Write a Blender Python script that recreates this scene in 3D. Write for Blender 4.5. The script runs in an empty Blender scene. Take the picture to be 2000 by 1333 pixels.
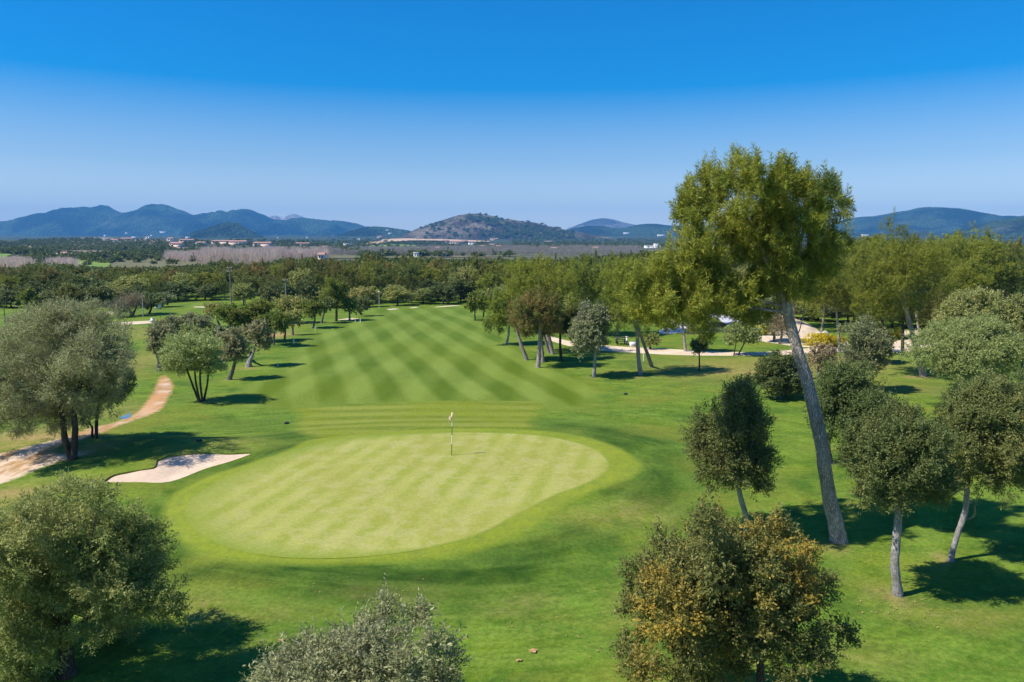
import bpy, math, random
import numpy as np
from mathutils import Vector, geometry
R = math.radians
C = bpy.context.scene.collection
scn = bpy.context.scene

# ------------------------------------------------------------------ camera
F, CX, CY, CAMZ = 1500.0, 1000.0, 666.5, 10.5
PITCH = math.atan((CY - 478.0) / F)
cam = bpy.data.cameras.new('camera')
cam.sensor_width = 36.0
cam.lens = 27.0
cam.clip_start = 0.5
cam.clip_end = 40000
camo = bpy.data.objects.new('camera', cam)
camo.location = (0, 0, CAMZ)
camo.rotation_euler = (math.pi / 2 - PITCH, 0, 0)
C.objects.link(camo)
scn.camera = camo

# ------------------------------------------------------------------ sky, sun, exposure
AZ, EL = R(18), R(52)
SUN_AZ = math.atan2(-math.cos(AZ), -math.sin(AZ))
w = bpy.data.worlds.new('World')
scn.world = w
w.use_nodes = True
wt = w.node_tree
wt.nodes.clear()
sky = wt.nodes.new('ShaderNodeTexSky')
sky.sky_type = 'NISHITA'
sky.sun_disc = False
sky.sun_elevation = EL
sky.sun_rotation = SUN_AZ
sky.altitude = 300
sky.air_density = 1.0
sky.dust_density = 0.4
sky.ozone_density = 3.0
hs = wt.nodes.new('ShaderNodeHueSaturation')
hs.inputs['Saturation'].default_value = 1.35
hs.inputs['Value'].default_value = 1.0
hs.inputs['Hue'].default_value = 0.506
gm = wt.nodes.new('ShaderNodeGamma')
gm.inputs[1].default_value = 1.0
bg = wt.nodes.new('ShaderNodeBackground')
bg.inputs[1].default_value = 0.125
wo = wt.nodes.new('ShaderNodeOutputWorld')
wtc = wt.nodes.new('ShaderNodeTexCoord'); wsp = wt.nodes.new('ShaderNodeSeparateXYZ')
wt.links.new(wtc.outputs['Generated'], wsp.inputs[0])
for out_, a_, b_ in (('Saturation', 0.74, 2.28), ('Value', 0.79, 0.91)):
    wm = wt.nodes.new('ShaderNodeMapRange'); wm.inputs[1].default_value = 0.0; wm.inputs[2].default_value = 0.31
    wm.inputs[3].default_value = a_; wm.inputs[4].default_value = b_
    wx = wt.nodes.new('ShaderNodeMapRange'); wx.inputs[1].default_value = 0.0; wx.inputs[2].default_value = 0.10
    wx.inputs[3].default_value = {'Saturation': 0.62, 'Value': 1.32}[out_]; wx.inputs[4].default_value = 1.0
    wk = wt.nodes.new('ShaderNodeMath'); wk.operation = 'MULTIPLY'
    wt.links.new(wsp.outputs[2], wm.inputs[0]); wt.links.new(wsp.outputs[2], wx.inputs[0])
    wt.links.new(wm.outputs[0], wk.inputs[0]); wt.links.new(wx.outputs[0], wk.inputs[1]); wt.links.new(wk.outputs[0], hs.inputs[out_])
wt.links.new(sky.outputs[0], hs.inputs['Color'])
wt.links.new(hs.outputs[0], gm.inputs[0])
wt.links.new(gm.outputs[0], bg.inputs[0])
wt.links.new(bg.outputs[0], wo.inputs[0])

sl = bpy.data.lights.new('sun', 'SUN')
sl.energy = 5.0
sl.angle = R(0.5)
sl.color = (1.0, 0.94, 0.84)
so = bpy.data.objects.new('sun', sl)
so.rotation_euler = Vector((math.cos(AZ) * math.cos(EL), math.sin(AZ) * math.cos(EL), -math.sin(EL))).to_track_quat('-Z', 'Y').to_euler()
so.location = (-30, -10, 60)
C.objects.link(so)
scn.view_settings.view_transform = 'Standard'
scn.view_settings.look = 'None'
scn.view_settings.gamma = 1.0
scn.view_settings.exposure = 0.45
scn.cycles.max_bounces = 6
scn.cycles.volume_bounces = 0
scn.cycles.transparent_max_bounces = 8

# ------------------------------------------------------------------ tags
def tag(o, label=None, cat=None, group=None, kind=None):
    if label: o['label'] = label
    if cat: o['category'] = cat
    if group: o['group'] = group
    if kind: o['kind'] = kind
    return o

def empty(name, loc, label=None, cat=None, group=None):
    o = bpy.data.objects.new(name, None)
    o.empty_display_size = 0.3
    o.location = loc
    C.objects.link(o)
    return tag(o, label, cat, group)

def link(name, me, m, parent=None, smooth=False, loc=None):
    o = bpy.data.objects.new(name, me)
    if m is not None:
        for mm in (m if isinstance(m, (list, tuple)) else [m]):
            me.materials.append(mm)
    if smooth:
        me.shade_smooth()
    C.objects.link(o)
    if parent: o.parent = parent
    if loc is not None: o.location = loc
    return o

# ------------------------------------------------------------------ terrain
def fbm(x, y, s, seed=0, octv=4):
    """cheap smooth value noise, vectorised, about -1..1"""
    x = np.asarray(x, float) / s; y = np.asarray(y, float) / s
    tot = 0; amp = 1; nrm = 0
    for k in range(octv):
        xi = np.floor(x); yi = np.floor(y)
        fx = x - xi; fy = y - yi
        fx = fx * fx * (3 - 2 * fx); fy = fy * fy * (3 - 2 * fy)
        def hsh(a, b):
            v = np.sin(a * 127.1 + b * 311.7 + seed * 74.7 + k * 19.19) * 43758.5453
            return (v - np.floor(v)) * 2 - 1
        v = (hsh(xi, yi) * (1 - fx) + hsh(xi + 1, yi) * fx) * (1 - fy) + (hsh(xi, yi + 1) * (1 - fx) + hsh(xi + 1, yi + 1) * fx) * fy
        tot = tot + v * amp; nrm += amp; amp *= 0.5
        x = x * 2.03 + 5.1; y = y * 2.03 + 1.7
    return tot / nrm

def sstep(a, b, x):
    t = np.clip((np.asarray(x, float) - a) / (b - a), 0, 1)
    return t * t * (3 - 2 * t)

GC = (-4.2, 34.0)           # centre of the putting green
def h0(x, y):
    x = np.asarray(x, float); y = np.asarray(y, float)
    z = 0.10 * np.sin(x * 0.21 + 1.0) * np.sin(y * 0.17 + 0.4) + 0.06 * np.sin(x * 0.43 - y * 0.31)
    z = z * np.clip(1 - (y - 120) / 200, 0.2, 1)
    a = math.radians(14)
    u = (x - GC[0]) * math.cos(a) + (y - GC[1]) * math.sin(a)
    v = -(x - GC[0]) * math.sin(a) + (y - GC[1]) * math.cos(a)
    r = np.sqrt((u / 13.5) ** 2 + (v / 9.5) ** 2)
    z = z * sstep(0.75, 1.3, r) + 0.35 * (1 - sstep(0.85, 1.30, r))
    z = z + 0.55 * np.exp(-(((x + 18) / 4.5) ** 2 + ((y - 38.5) / 2.6) ** 2))
    yy = np.clip(y, 0, 9000)
    far = np.interp(yy, [0, 350, 700, 900, 1300, 2000, 3000, 4200, 5500, 9000], [0, 0, 1.0, 2.5, 6, 14, 31, 56, 70, 90])
    z = z + far + fbm(x, y, 260, 3, 3) * 3.0 * sstep(450, 900, y)
    # olive grove knoll on the far left
    z = z + 13 * np.exp(-(((x + 760) / 420) ** 2 + ((y - 1500) / 380) ** 2))
    z = z + 10 * np.exp(-(((x + 560) / 200) ** 2 + ((y - 640) / 110) ** 2)) * 0.35
    return z

HILLS = {}
def crest_fn(pts, Y):
    """crest given in photo pixels for a ridge standing at distance Y -> x, height in metres"""
    xs = np.array([(p[0] - CX) / F * Y for p in pts]); zs = np.array([CAMZ + (478 - p[1]) / F * Y for p in pts])
    return xs, zs

class Hill:
    def __init__(s, name, pts, Y, sf, sb, rough, seed, res):
        s.name = name; s.Y = Y; s.sf = sf; s.sb = sb; s.rough = rough; s.seed = seed; s.res = res
        s.xs, s.zs = crest_fn(pts, Y)
    def z(s, x, y):
        x = np.asarray(x, float); y = np.asarray(y, float)
        wob = fbm(x, y * 0 + 3, s.sf * 1.3, s.seed + 5, 3) * s.sf * 0.18
        cx = x + fbm(x, y, s.sf * 0.9, s.seed + 9, 2) * s.sf * 0.18 * np.minimum(1, np.abs(y - s.Y) / s.sf)
        cz = np.interp(cx, s.xs, s.zs, left=-60, right=-60)
        for dd in (s.res * 0.7,):
            cz = (cz * 2 + np.interp(cx + dd, s.xs, s.zs, left=-60, right=-60) + np.interp(cx - dd, s.xs, s.zs, left=-60, right=-60)) / 4
        cz = cz + s.rough * 0.20 * fbm(x, x * 0, s.sf * 0.22, s.seed + 21, 4) * np.clip((cz - 20) / 60, 0, 1)
        t = (y - s.Y - wob * 0)
        sig = np.where(t < 0, s.sf, s.sb)
        q = np.abs(t) / sig
        prof = np.exp(-(q * 1.25) ** 1.7)
        base = -40.0
        z = base + (cz - base) * prof
        rid = 1 - np.abs(fbm(x + wob, y * 0.55, s.sf * 0.42, s.seed, 5)) * 2
        z = z + (np.minimum(rid, 1) - 0.85) * s.rough * np.minimum(1, q * 1.6) * np.clip((cz - 10) / 90, 0, 1) + fbm(x, y, s.res * 5, s.seed + 2, 3) * s.rough * 0.10
        return z

hill_defs = [
 ('rocky_peak', [(470,455),(515,440),(530,424),(545,421),(556,426),(572,420),(585,421),(600,428),(612,437),(660,450),(700,470)], 8300, 700, 500, 70, 41, 34),
 ('pale_hill', [(1080,470),(1105,447),(1130,439),(1155,431),(1175,427),(1195,430),(1215,435),(1245,441),(1290,443),(1340,462)], 7800, 900, 600, 30, 31, 34),
 ('mountain', [(-260,470),(-150,460),(-60,453),(0,447),(55,436),(110,419),(150,410),(185,403),(212,400.5),(228,403),(250,412),(275,415),(290,408),(305,402),(322,401),(340,406),(360,417),(385,426),(420,425),(460,422),(470,417),(482,415),(500,419),(520,427),(545,437),(590,436),(640,438),(700,441),(750,444),(800,449),(830,462),(880,476)], 7000, 1900, 900, 300, 7, 26),
 ('wooded_ridge', [(1040,476),(1080,455),(1110,449),(1150,443),(1175,443),(1200,447),(1240,441),(1265,440),(1310,443),(1400,440),(1500,446),(1650,450),(1750,470)], 5200, 1100, 700, 50, 17, 22),
 ('right_mountain', [(1560,466),(1610,440),(1645,429),(1700,422),(1745,415),(1780,410),(1805,407),(1840,410),(1880,419),(1920,424),(1975,424),(2010,420),(2080,418),(2200,440),(2300,470)], 5600, 1500, 800, 60, 23, 22),
 ('near_right_ridge', [(1820,474),(1870,455),(1915,438),(1950,430),(2000,421),(2060,412),(2150,420),(2300,450)], 3300, 900, 500, 34, 27, 14),
 ('wooded_knoll', [(350,478),(375,463),(395,452),(420,442),(440,437),(455,434),(468,435),(485,445),(505,458),(530,468),(560,476)], 3600, 420, 350, 24, 13, 10),
 ('west_spur', [(600,478),(640,466),(680,455),(710,446),(735,442),(760,444),(800,450),(840,462),(900,476)], 4300, 500, 400, 25, 19, 14),
 ('stony_hill', [(740,481),(770,470),(795,458),(815,449),(840,440),(870,430),(895,421),(915,417.5),(935,418),(950,421),(975,427),(1010,431),(1045,437),(1080,445),(1105,450),(1140,456),(1200,466),(1260,478)], 3300, 520, 450, 26, 11, 9),
]
hills = [Hill(*d) for d in hill_defs]

def h(x, y):
    return h0(x, y)
def hall(x, y):
    z = h0(x, y)
    for hl in hills:
        z = np.maximum(z, hl.z(x, y))
    return z

def ray(px, py):
    u = (px - CX) / F; v = (CY - py) / F
    cp, sp = math.cos(PITCH), math.sin(PITCH)
    return np.array([u, v * sp + cp, v * cp - sp])
def P(px, py, Y):
    d = ray(px, py)
    t = Y / d[1]
    return Vector((d[0] * t, Y, CAMZ + d[2] * t))
_TF = np.concatenate([np.arange(200, 1200, 8), np.geomspace(1200, 10500, 330)])
_T = np.concatenate([np.arange(9, 300, 0.5), np.geomspace(300, 10500, 1500)])
def at(px, py, fn=h0):
    d = ray(px, py)
    ts = _T if fn is h0 else _TF
    zs = CAMZ + d[2] * ts - fn(d[0] * ts, d[1] * ts)
    idx = np.nonzero(zs < 0)[0]
    if len(idx) == 0:
        t = ts[-1]
    else:
        i = idx[0]
        if i == 0: t = CAMZ / max(1e-6, -d[2])
        else:
            a, b = zs[i - 1], zs[i]
            t = ts[i - 1] + (ts[i] - ts[i - 1]) * a / (a - b)
    x, y = d[0] * t, d[1] * t
    return Vector((x, y, float(fn(x, y))))

# ------------------------------------------------------------------ materials
class NT:
    def __init__(s, name):
        s.m = bpy.data.materials.new(name); s.m.use_nodes = True
        s.t = s.m.node_tree; s.t.nodes.clear()
        s.geo = s.n('ShaderNodeNewGeometry')
        s.pos = s.geo.outputs['Position']
    def n(s, typ, ins=None, **kw):
        nd = s.t.nodes.new(typ)
        for k, v in kw.items(): setattr(nd, k, v)
        if ins:
            for k, v in ins.items():
                if isinstance(v, bpy.types.NodeSocket): s.t.links.new(v, nd.inputs[k])
                else: nd.inputs[k].default_value = v
        return nd
    def math(s, op, a, b=0.0, c=None, clamp=False):
        ins = {0: a, 1: b}
        if c is not None: ins[2] = c
        return s.n('ShaderNodeMath', ins, operation=op, use_clamp=clamp).outputs[0]
    def noise(s, scale, detail=4, rough=0.55, vec=None, dist=0.0):
        return s.n('ShaderNodeTexNoise', {'Vector': vec or s.pos, 'Scale': scale, 'Detail': detail, 'Roughness': rough, 'Distortion': dist}).outputs['Fac']
    def mapr(s, v, a, b, c=0.0, d=1.0):
        return s.n('ShaderNodeMapRange', {0: v, 1: a, 2: b, 3: c, 4: d}, clamp=True).outputs[0]
    def mix(s, f, a, b, blend='MIX'):
        def c4(x): return x if isinstance(x, bpy.types.NodeSocket) else (*x, 1.0) if len(x) == 3 else x
        return s.n('ShaderNodeMix', {0: f, 6: c4(a), 7: c4(b)}, data_type='RGBA', blend_type=blend).outputs[2]
    def attr(s, name):
        return s.n('ShaderNodeAttribute', attribute_name=name).outputs['Fac']
    def xf(s, scale=(1, 1, 1), rot=(0, 0, 0), vec=None):
        return s.n('ShaderNodeMapping', {'Vector': vec or s.pos, 'Scale': scale, 'Rotation': rot}).outputs[0]
    def stripes(s, deg, period, soft=0.25, wob=0.0):
        """mowing stripes running at deg (clockwise from +Y); 0..1"""
        a = R(deg)
        sx = s.n('ShaderNodeSeparateXYZ', {0: s.pos})
        u = s.math('ADD', s.math('MULTIPLY', sx.outputs[0], math.cos(a)), s.math('MULTIPLY', sx.outputs[1], -math.sin(a)))
        if wob: u = s.math('ADD', u, s.math('MULTIPLY', s.math('SUBTRACT', s.noise(0.12, 2), 0.5), wob))
        v = s.math('SINE', s.math('MULTIPLY', u, 2 * math.pi / period))
        return s.mapr(v, -soft, soft)
    def bump(s, hgt, dist=0.02, strength=0.6, normal=None):
        ins = {'Height': hgt, 'Distance': dist, 'Strength': strength}
        if normal: ins['Normal'] = normal
        return s.n('ShaderNodeBump', ins).outputs[0]
    def done(s, col, rough=0.8, normal=None, spec=0.2, trans=None, metal=0.0):
        ins = {'Base Color': col if isinstance(col, bpy.types.NodeSocket) else (*col, 1), 'Roughness': rough, 'Specular IOR Level': spec, 'Metallic': metal}
        if normal: ins['Normal'] = normal
        b = s.n('ShaderNodeBsdfPrincipled', ins)
        sh = b.outputs[0]
        if trans:
            tr = s.n('ShaderNodeBsdfTranslucent', {'Color': trans[1] if isinstance(trans[1], bpy.types.NodeSocket) else (*trans[1], 1)})
            sh = s.n('ShaderNodeMixShader', {0: trans[0], 1: sh, 2: tr.outputs[0]}).outputs[0]
        o = s.n('ShaderNodeOutputMaterial', {'Surface': sh})
        return s.m

def rough_col(g):
    """rough turf colour: patches, mower streaks, dry and lush areas"""
    big = g.mapr(g.noise(0.10, 4), 0.43, 0.57)
    med = g.mapr(g.noise(0.75, 5, 0.65), 0.41, 0.59)
    sx = g.n('ShaderNodeSeparateXYZ', {0: g.pos})
    dx = g.math('SUBTRACT', sx.outputs[0], GC[0]); dy = g.math('SUBTRACT', sx.outputs[1], GC[1])
    rad = g.math('SQRT', g.math('ADD', g.math('MULTIPLY', dx, dx), g.math('MULTIPLY', g.math('MULTIPLY', dy, dy), 1.7)))
    ang = g.math('ARCTAN2', dy, dx)
    pv_ = g.n('ShaderNodeCombineXYZ', {0: g.math('MULTIPLY', rad, 1.0), 1: g.math('MULTIPLY', ang, 2.2), 2: 0.0}).outputs[0]
    arc = g.mapr(g.noise(0.85, 4, 0.6, vec=pv_), 0.45, 0.58)
    st2 = g.mapr(g.noise(1.0, 4, 0.6, vec=g.xf((0.25, 1.0, 1), (0, 0, R(-35))), dist=0.6), 0.45, 0.58)
    fine = g.noise(7, 5, 0.75)
    spk = g.mapr(g.noise(3.2, 5, 0.75), 0.43, 0.60)
    c = g.mix(big, (0.085, 0.165, 0.020), (0.115, 0.180, 0.014))
    c = g.mix(g.math('MULTIPLY', med, 0.65), c, (0.042, 0.090, 0.006))
    c = g.mix(g.math('MULTIPLY', arc, 0.55), c, (0.150, 0.225, 0.040))
    c = g.mix(g.math('MULTIPLY', st2, 0.5), c, (0.046, 0.105, 0.012))
    c = g.mix(g.math('MULTIPLY', spk, 0.38), c, (0.175, 0.225, 0.045))
    c = g.mix(g.mapr(g.noise(0.22, 4, 0.6), 0.52, 0.62, 0, 0.6), c, (0.036, 0.092, 0.013))
    c = g.mix(g.mapr(g.noise(0.16, 5, 0.65, vec=g.xf((1, 1.4, 1), (0, 0, 0.6))), 0.50, 0.62, 0, 0.65), c, (0.155, 0.175, 0.030))
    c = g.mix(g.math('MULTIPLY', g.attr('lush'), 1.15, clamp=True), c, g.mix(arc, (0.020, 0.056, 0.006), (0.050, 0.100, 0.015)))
    c = g.mix(1.0, c, (1.16, 1.14, 0.86), 'MULTIPLY')
    dry = g.attr('dry')
    dn = g.math('MULTIPLY', dry, g.mapr(g.noise(0.9, 5, 0.65, vec=g.xf((0.6, 1, 1))), 0.28, 0.60, 0.45, 1.15), clamp=True)
    c = g.mix(dn, c, g.mix(g.mapr(g.noise(2.2, 4), 0.4, 0.62), (0.190, 0.192, 0.032), (0.300, 0.245, 0.080)))
    c = g.mix(g.attr('bare'), c, g.mix(g.noise(1.5, 4), (0.36, 0.20, 0.075), (0.42, 0.30, 0.15)))
    return c, fine

def turf_finish(g, c, fine, grain=1.0):
    vf = g.noise(38, 3, 0.75)
    gr = g.mapr(g.math('ADD', g.math('MULTIPLY', fine, 0.55), g.math('MULTIPLY', vf, 0.45)), 0.39, 0.61, 1 - 0.34 * grain, 1 + 0.32 * grain)
    c = g.mix(1.0, c, g.n('ShaderNodeCombineColor', {0: gr, 1: gr, 2: gr}).outputs[0], 'MULTIPLY')
    nrm = g.bump(g.math('ADD', g.math('MULTIPLY', fine, 0.6), vf), 0.03 * grain, 0.5)
    return g.done(c, 0.9, nrm, 0.12)

def m_turf():
    g = NT('rough_turf'); c, f = rough_col(g)
    # distance countryside: scrubby earth mixed with fields
    sx = g.n('ShaderNodeSeparateXYZ', {0: g.pos})
    far = g.mapr(sx.outputs[1], 240, 520)
    fc = g.mix(g.mapr(g.noise(0.006, 5, 0.6), 0.4, 0.6), (0.105, 0.100, 0.060), (0.155, 0.140, 0.080))
    fc = g.mix(g.mapr(g.noise(0.03, 5, 0.7), 0.45, 0.62), fc, (0.050, 0.075, 0.030))
    wd_ = g.mix(g.mapr(g.noise(0.012, 5, 0.7), 0.42, 0.58), (0.030, 0.045, 0.020), (0.070, 0.078, 0.038))
    fc = g.mix(g.mapr(sx.outputs[1], 900, 1500), fc, wd_)
    c = g.mix(far, c, fc)
    return turf_finish(g, c, f, 1.0)

def edge_mix(g, c, noise_amt=0.25):
    rc, f = rough_col(g)
    e = g.attr('edge')
    e = g.math('ADD', e, g.math('MULTIPLY', g.math('SUBTRACT', g.noise(1.3, 4), 0.5), noise_amt))
    e = g.mapr(e, 0.1, 0.75)
    return g.mix(e, rc, c), f

def m_fairway():
    g = NT('fairway_turf')
    s1 = g.stripes(-16.5, 3.95, 0.5, 0.4); s2 = g.stripes(5.0, 4.3, 0.65, 0.4)
    s = g.math('ADD', g.math('MULTIPLY', s1, 0.62), g.math('MULTIPLY', s2, 0.38))
    s = g.math('ADD', s, g.math('MULTIPLY', g.math('SUBTRACT', g.noise(0.35, 5, 0.65), 0.5), 0.6))
    c = g.mix(s, (0.078, 0.130, 0.007), (0.182, 0.246, 0.040))
    c = g.mix(g.mapr(g.noise(0.05, 3), 0.42, 0.62, 0, 0.35), c, (0.145, 0.190, 0.009))
    sx = g.n('ShaderNodeSeparateXYZ', {0: g.pos})
    c = g.mix(g.mapr(sx.outputs[1], 60, 120, 0, 0.35), c, (0.105, 0.185, 0.026))
    c, f = edge_mix(g, c)
    return turf_finish(g, c, f, 0.8)

def m_apron():
    g = NT('apron_turf')
    s = g.stripes(92, 2.05, 0.5, 0.25)
    c = g.mix(g.math('MULTIPLY', s, 0.8), (0.130, 0.175, 0.014), (0.225, 0.255, 0.038))
    c = g.mix(g.mapr(g.noise(0.14, 3), 0.45, 0.62, 0, 0.7), c, (0.165, 0.210, 0.009))
    c = g.mix(g.mapr(g.noise(1.2, 4), 0.4, 0.65, 0, 0.4), c, (0.21, 0.23, 0.05))
    c, f = edge_mix(g, c, 0.6)
    return turf_finish(g, c, f, 0.7)

def m_green():
    g = NT('green_turf')
    s = g.stripes(13, 1.25, 0.7, 0.35)
    s = g.math('MULTIPLY', s, g.mapr(g.noise(0.30, 3), 0.3, 0.55, 0.5, 1.0))
    c = g.mix(s, (0.330, 0.335, 0.082), (0.255, 0.284, 0.045))
    c = g.mix(g.mapr(g.noise(0.18, 4), 0.45, 0.58, 0, 0.6), c, (0.272, 0.275, 0.052))
    c = g.mix(g.mapr(g.noise(1.3, 5, 0.65), 0.46, 0.6, 0, 0.5), c, (0.38, 0.36, 0.14))
    sx = g.n('ShaderNodeSeparateXYZ', {0: g.pos})
    thr = g.mapr(sx.outputs[0], -14, -3, 0.9, 0.07)
    e = g.math('DIVIDE', g.math('ADD', g.attr('edge'), g.math('MULTIPLY', g.math('SUBTRACT', g.noise(0.8, 4), 0.5), g.math('MULTIPLY', thr, 0.35))), thr, clamp=True)
    c = g.mix(e, g.mix(g.mapr(g.noise(0.22, 4), 0.4, 0.62), (0.185, 0.245, 0.032), (0.225, 0.260, 0.040)), c)
    f = g.noise(9, 4, 0.7)
    return turf_finish(g, c, f, 0.45)

def m_fringe():
    g = NT('fringe_turf')
    c = g.mix(g.mapr(g.noise(0.22, 4), 0.4, 0.62), (0.195, 0.245, 0.020), (0.230, 0.268, 0.026))
    c = g.mix(g.mapr(g.noise(2.0, 4), 0.4, 0.7, 0, 0.4), c, (0.11, 0.165, 0.035))
    c, f = edge_mix(g, c, 0.12)
    return turf_finish(g, c, f, 0.6)

def m_sand(name, a, b, sc=1.0):
    g = NT(name)
    c = g.mix(g.mapr(g.noise(0.6 * sc, 5, 0.6), 0.35, 0.65), a, b)
    f = g.noise(14 * sc, 4, 0.7)
    c = g.mix(g.mapr(f, 0.42, 0.62, 0, 0.3), c, tuple(v * 0.6 for v in a))
    rk = g.noise(1.0, 3, 0.5, vec=g.xf((1.2, 16, 1), (0, 0, R(-20))), dist=0.2)
    f = g.math('ADD', f, g.math('MULTIPLY', rk, 0.8))
    return g.done(c, 0.95, g.bump(g.math('ADD', f, g.math('MULTIPLY', g.noise(2.2 * sc, 3), 2.0)), 0.05, 0.6), 0.05)

def m_track():
    g = NT('dirt_track')
    sx = g.n('ShaderNodeSeparateXYZ', {0: g.pos})
    t = g.mapr(sx.outputs[1], 37, 52)
    c = g.mix(t, (0.66, 0.50, 0.36), (0.50, 0.27, 0.12))
    c = g.mix(g.mapr(g.noise(0.9, 5, 0.65, vec=g.xf((1, 0.3, 1), (0, 0, R(40)))), 0.45, 0.57), c, (0.40, 0.24, 0.11))
    c = g.mix(g.mapr(g.noise(0.5, 5), 0.52, 0.66, 0, 0.75), c, (0.63, 0.49, 0.36))
    rc, f = rough_col(g)
    e = g.math('ADD', g.attr('edge'), g.math('MULTIPLY', g.math('SUBTRACT', g.noise(2.5, 5), 0.5), 0.9))
    c = g.mix(g.mapr(e, 0.1, 0.5), rc, c)
    return g.done(c, 0.95, g.bump(g.noise(12, 4, 0.7), 0.05, 0.7), 0.05)

def m_bark(name, a, b, sc=1.0, amt=1.0, low=None):
    g = NT(name)
    tc = g.n('ShaderNodeTexCoord').outputs['Object']
    v = g.n('ShaderNodeTexVoronoi', {'Vector': g.xf((9 * sc, 9 * sc, 2.2 * sc), vec=tc), 'Scale': 1.0, 'Randomness': 1.0}, feature='DISTANCE_TO_EDGE').outputs['Distance']
    nz = g.noise(3 * sc, 5, 0.6, vec=g.xf((1, 1, 0.35), vec=tc))
    c = g.mix(g.mapr(nz, 0.35, 0.65), a, b)
    c = g.mix(g.mapr(v, 0.0, 0.12, 0.75, 0.0), c, tuple(k * 0.35 for k in a))
    c = g.mix(g.mapr(g.noise(0.9 * sc, 3, vec=tc), 0.5, 0.65, 0, 0.5), c, tuple(k * 0.6 for k in b))
    return g.done(c, 0.9, g.bump(g.math('ADD', g.math('MULTIPLY', g.mapr(v, 0, 0.2), 1.0), nz), 0.05 * amt, 0.9), 0.1)

LG_ = 1.42
PINE_UP = 1.1
def m_leaf(name, a, b, c3, tr=0.3, trc=None, rough=0.6, spec=0.2, tonec=None):
    g = NT(name)
    a, b, c3 = [tuple(min(0.9, v * LG_) for v in q) for q in (a, b, c3)]
    if tonec: tonec = tuple(min(0.9, v * LG_) for v in tonec)
    r = g.attr('rnd'); t = g.attr('tone')
    c = g.mix(r, a, b)
    oi = g.n('ShaderNodeObjectInfo').outputs['Random']
    ob = g.mapr(oi, 0, 1, 0.88, 1.20); orr = g.mapr(g.math('FRACT', g.math('MULTIPLY', oi, 7.3)), 0, 1, 0.92, 1.14)
    c = g.mix(g.mapr(t, 0.35, 1.0), c, tonec or c3)
    c = g.mix(g.mapr(r, 0.84, 1.0, 0, 0.5), c, c3)
    if name not in ('far_tree_leaves', 'bare_twigs', 'grey_bare_twigs'):
        c = g.mix(1.0, c, g.n('ShaderNodeCombineColor', {0: g.math('MULTIPLY', ob, orr), 1: ob, 2: ob}).outputs[0], 'MULTIPLY')
    trn = g.mix(0.5, c, trc or tuple(min(1, k * 1.6) for k in b))
    return g.done(c, rough, None, spec, trans=(tr, trn))

M = {}
M['turf'] = m_turf(); M['fairway'] = m_fairway(); M['apron'] = m_apron(); M['green'] = m_green(); M['fringe'] = m_fringe()
M['sand'] = m_sand('bunker_sand', (0.64, 0.48, 0.345), (0.70, 0.54, 0.40), 1.5)
M['gravel'] = m_sand('gravel', (0.60, 0.47, 0.33), (0.72, 0.60, 0.45), 1.0)
M['track'] = m_track()
M['pinebark'] = m_bark('pine_bark', (0.36, 0.30, 0.26), (0.66, 0.57, 0.51), 2.2, 0.8)
M['oakbark'] = m_bark('oak_bark', (0.30, 0.27, 0.24), (0.56, 0.53, 0.50), 4.0, 0.4)
M['darkbark'] = m_bark('dark_bark', (0.07, 0.055, 0.04), (0.14, 0.11, 0.085), 2.0, 0.6)
M['greybark'] = m_bark('grey_bark', (0.13, 0.115, 0.10), (0.26, 0.235, 0.205), 2.0, 0.6)
M['pine'] = m_leaf('pine_needles', (0.092, 0.122, 0.017), (0.205, 0.212, 0.024), (0.29, 0.27, 0.032), 0.28, tonec=(0.034, 0.070, 0.012))
M['pine2'] = m_leaf('pine_needles_dull', (0.052, 0.076, 0.015), (0.108, 0.128, 0.023), (0.15, 0.16, 0.028), 0.22, tonec=(0.120, 0.120, 0.022))
M['browned'] = m_leaf('browned_needles', (0.085, 0.095, 0.022), (0.135, 0.135, 0.028), (0.21, 0.14, 0.045), 0.25, tonec=(0.230, 0.140, 0.050))
M['olive'] = m_leaf('olive_leaves', (0.112, 0.142, 0.034), (0.250, 0.260, 0.074), (0.40, 0.39, 0.15), 0.28, rough=0.55, spec=0.2, tonec=(0.32, 0.29, 0.095))
M['silver'] = m_leaf('silver_olive_leaves', (0.120, 0.134, 0.056), (0.238, 0.240, 0.110), (0.38, 0.38, 0.22), 0.26, rough=0.55, spec=0.2, tonec=(0.17, 0.17, 0.10))
M['oak'] = m_leaf('holm_oak_leaves', (0.054, 0.080, 0.023), (0.118, 0.143, 0.040), (0.24, 0.24, 0.11), 0.26, rough=0.55, spec=0.2, tonec=(0.125, 0.125, 0.035))
M['gold'] = m_leaf('yellowing_oak_leaves', (0.075, 0.095, 0.026), (0.145, 0.150, 0.040), (0.31, 0.27, 0.09), 0.28, rough=0.55, spec=0.2, tonec=(0.310, 0.215, 0.030))
M['lightgreen'] = m_leaf('soft_green_leaves', (0.150, 0.185, 0.050), (0.250, 0.275, 0.090), (0.30, 0.33, 0.17), 0.28, rough=0.5, spec=0.3, tonec=(0.19, 0.22, 0.08))
M['yellowgreen'] = m_leaf('yellow_green_leaves', (0.085, 0.120, 0.018), (0.155, 0.185, 0.026), (0.22, 0.23, 0.04), 0.3, tonec=(0.14, 0.14, 0.03))
M['gorse'] = m_leaf('gorse_flowers', (0.20, 0.19, 0.02), (0.50, 0.42, 0.02), (0.62, 0.50, 0.02), 0.3, tonec=(0.45, 0.36, 0.02))
M['bare'] = m_leaf('bare_twigs', (0.30, 0.235, 0.190), (0.42, 0.335, 0.28), (0.46, 0.38, 0.32), 0.35, tonec=(0.38, 0.27, 0.225))
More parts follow.
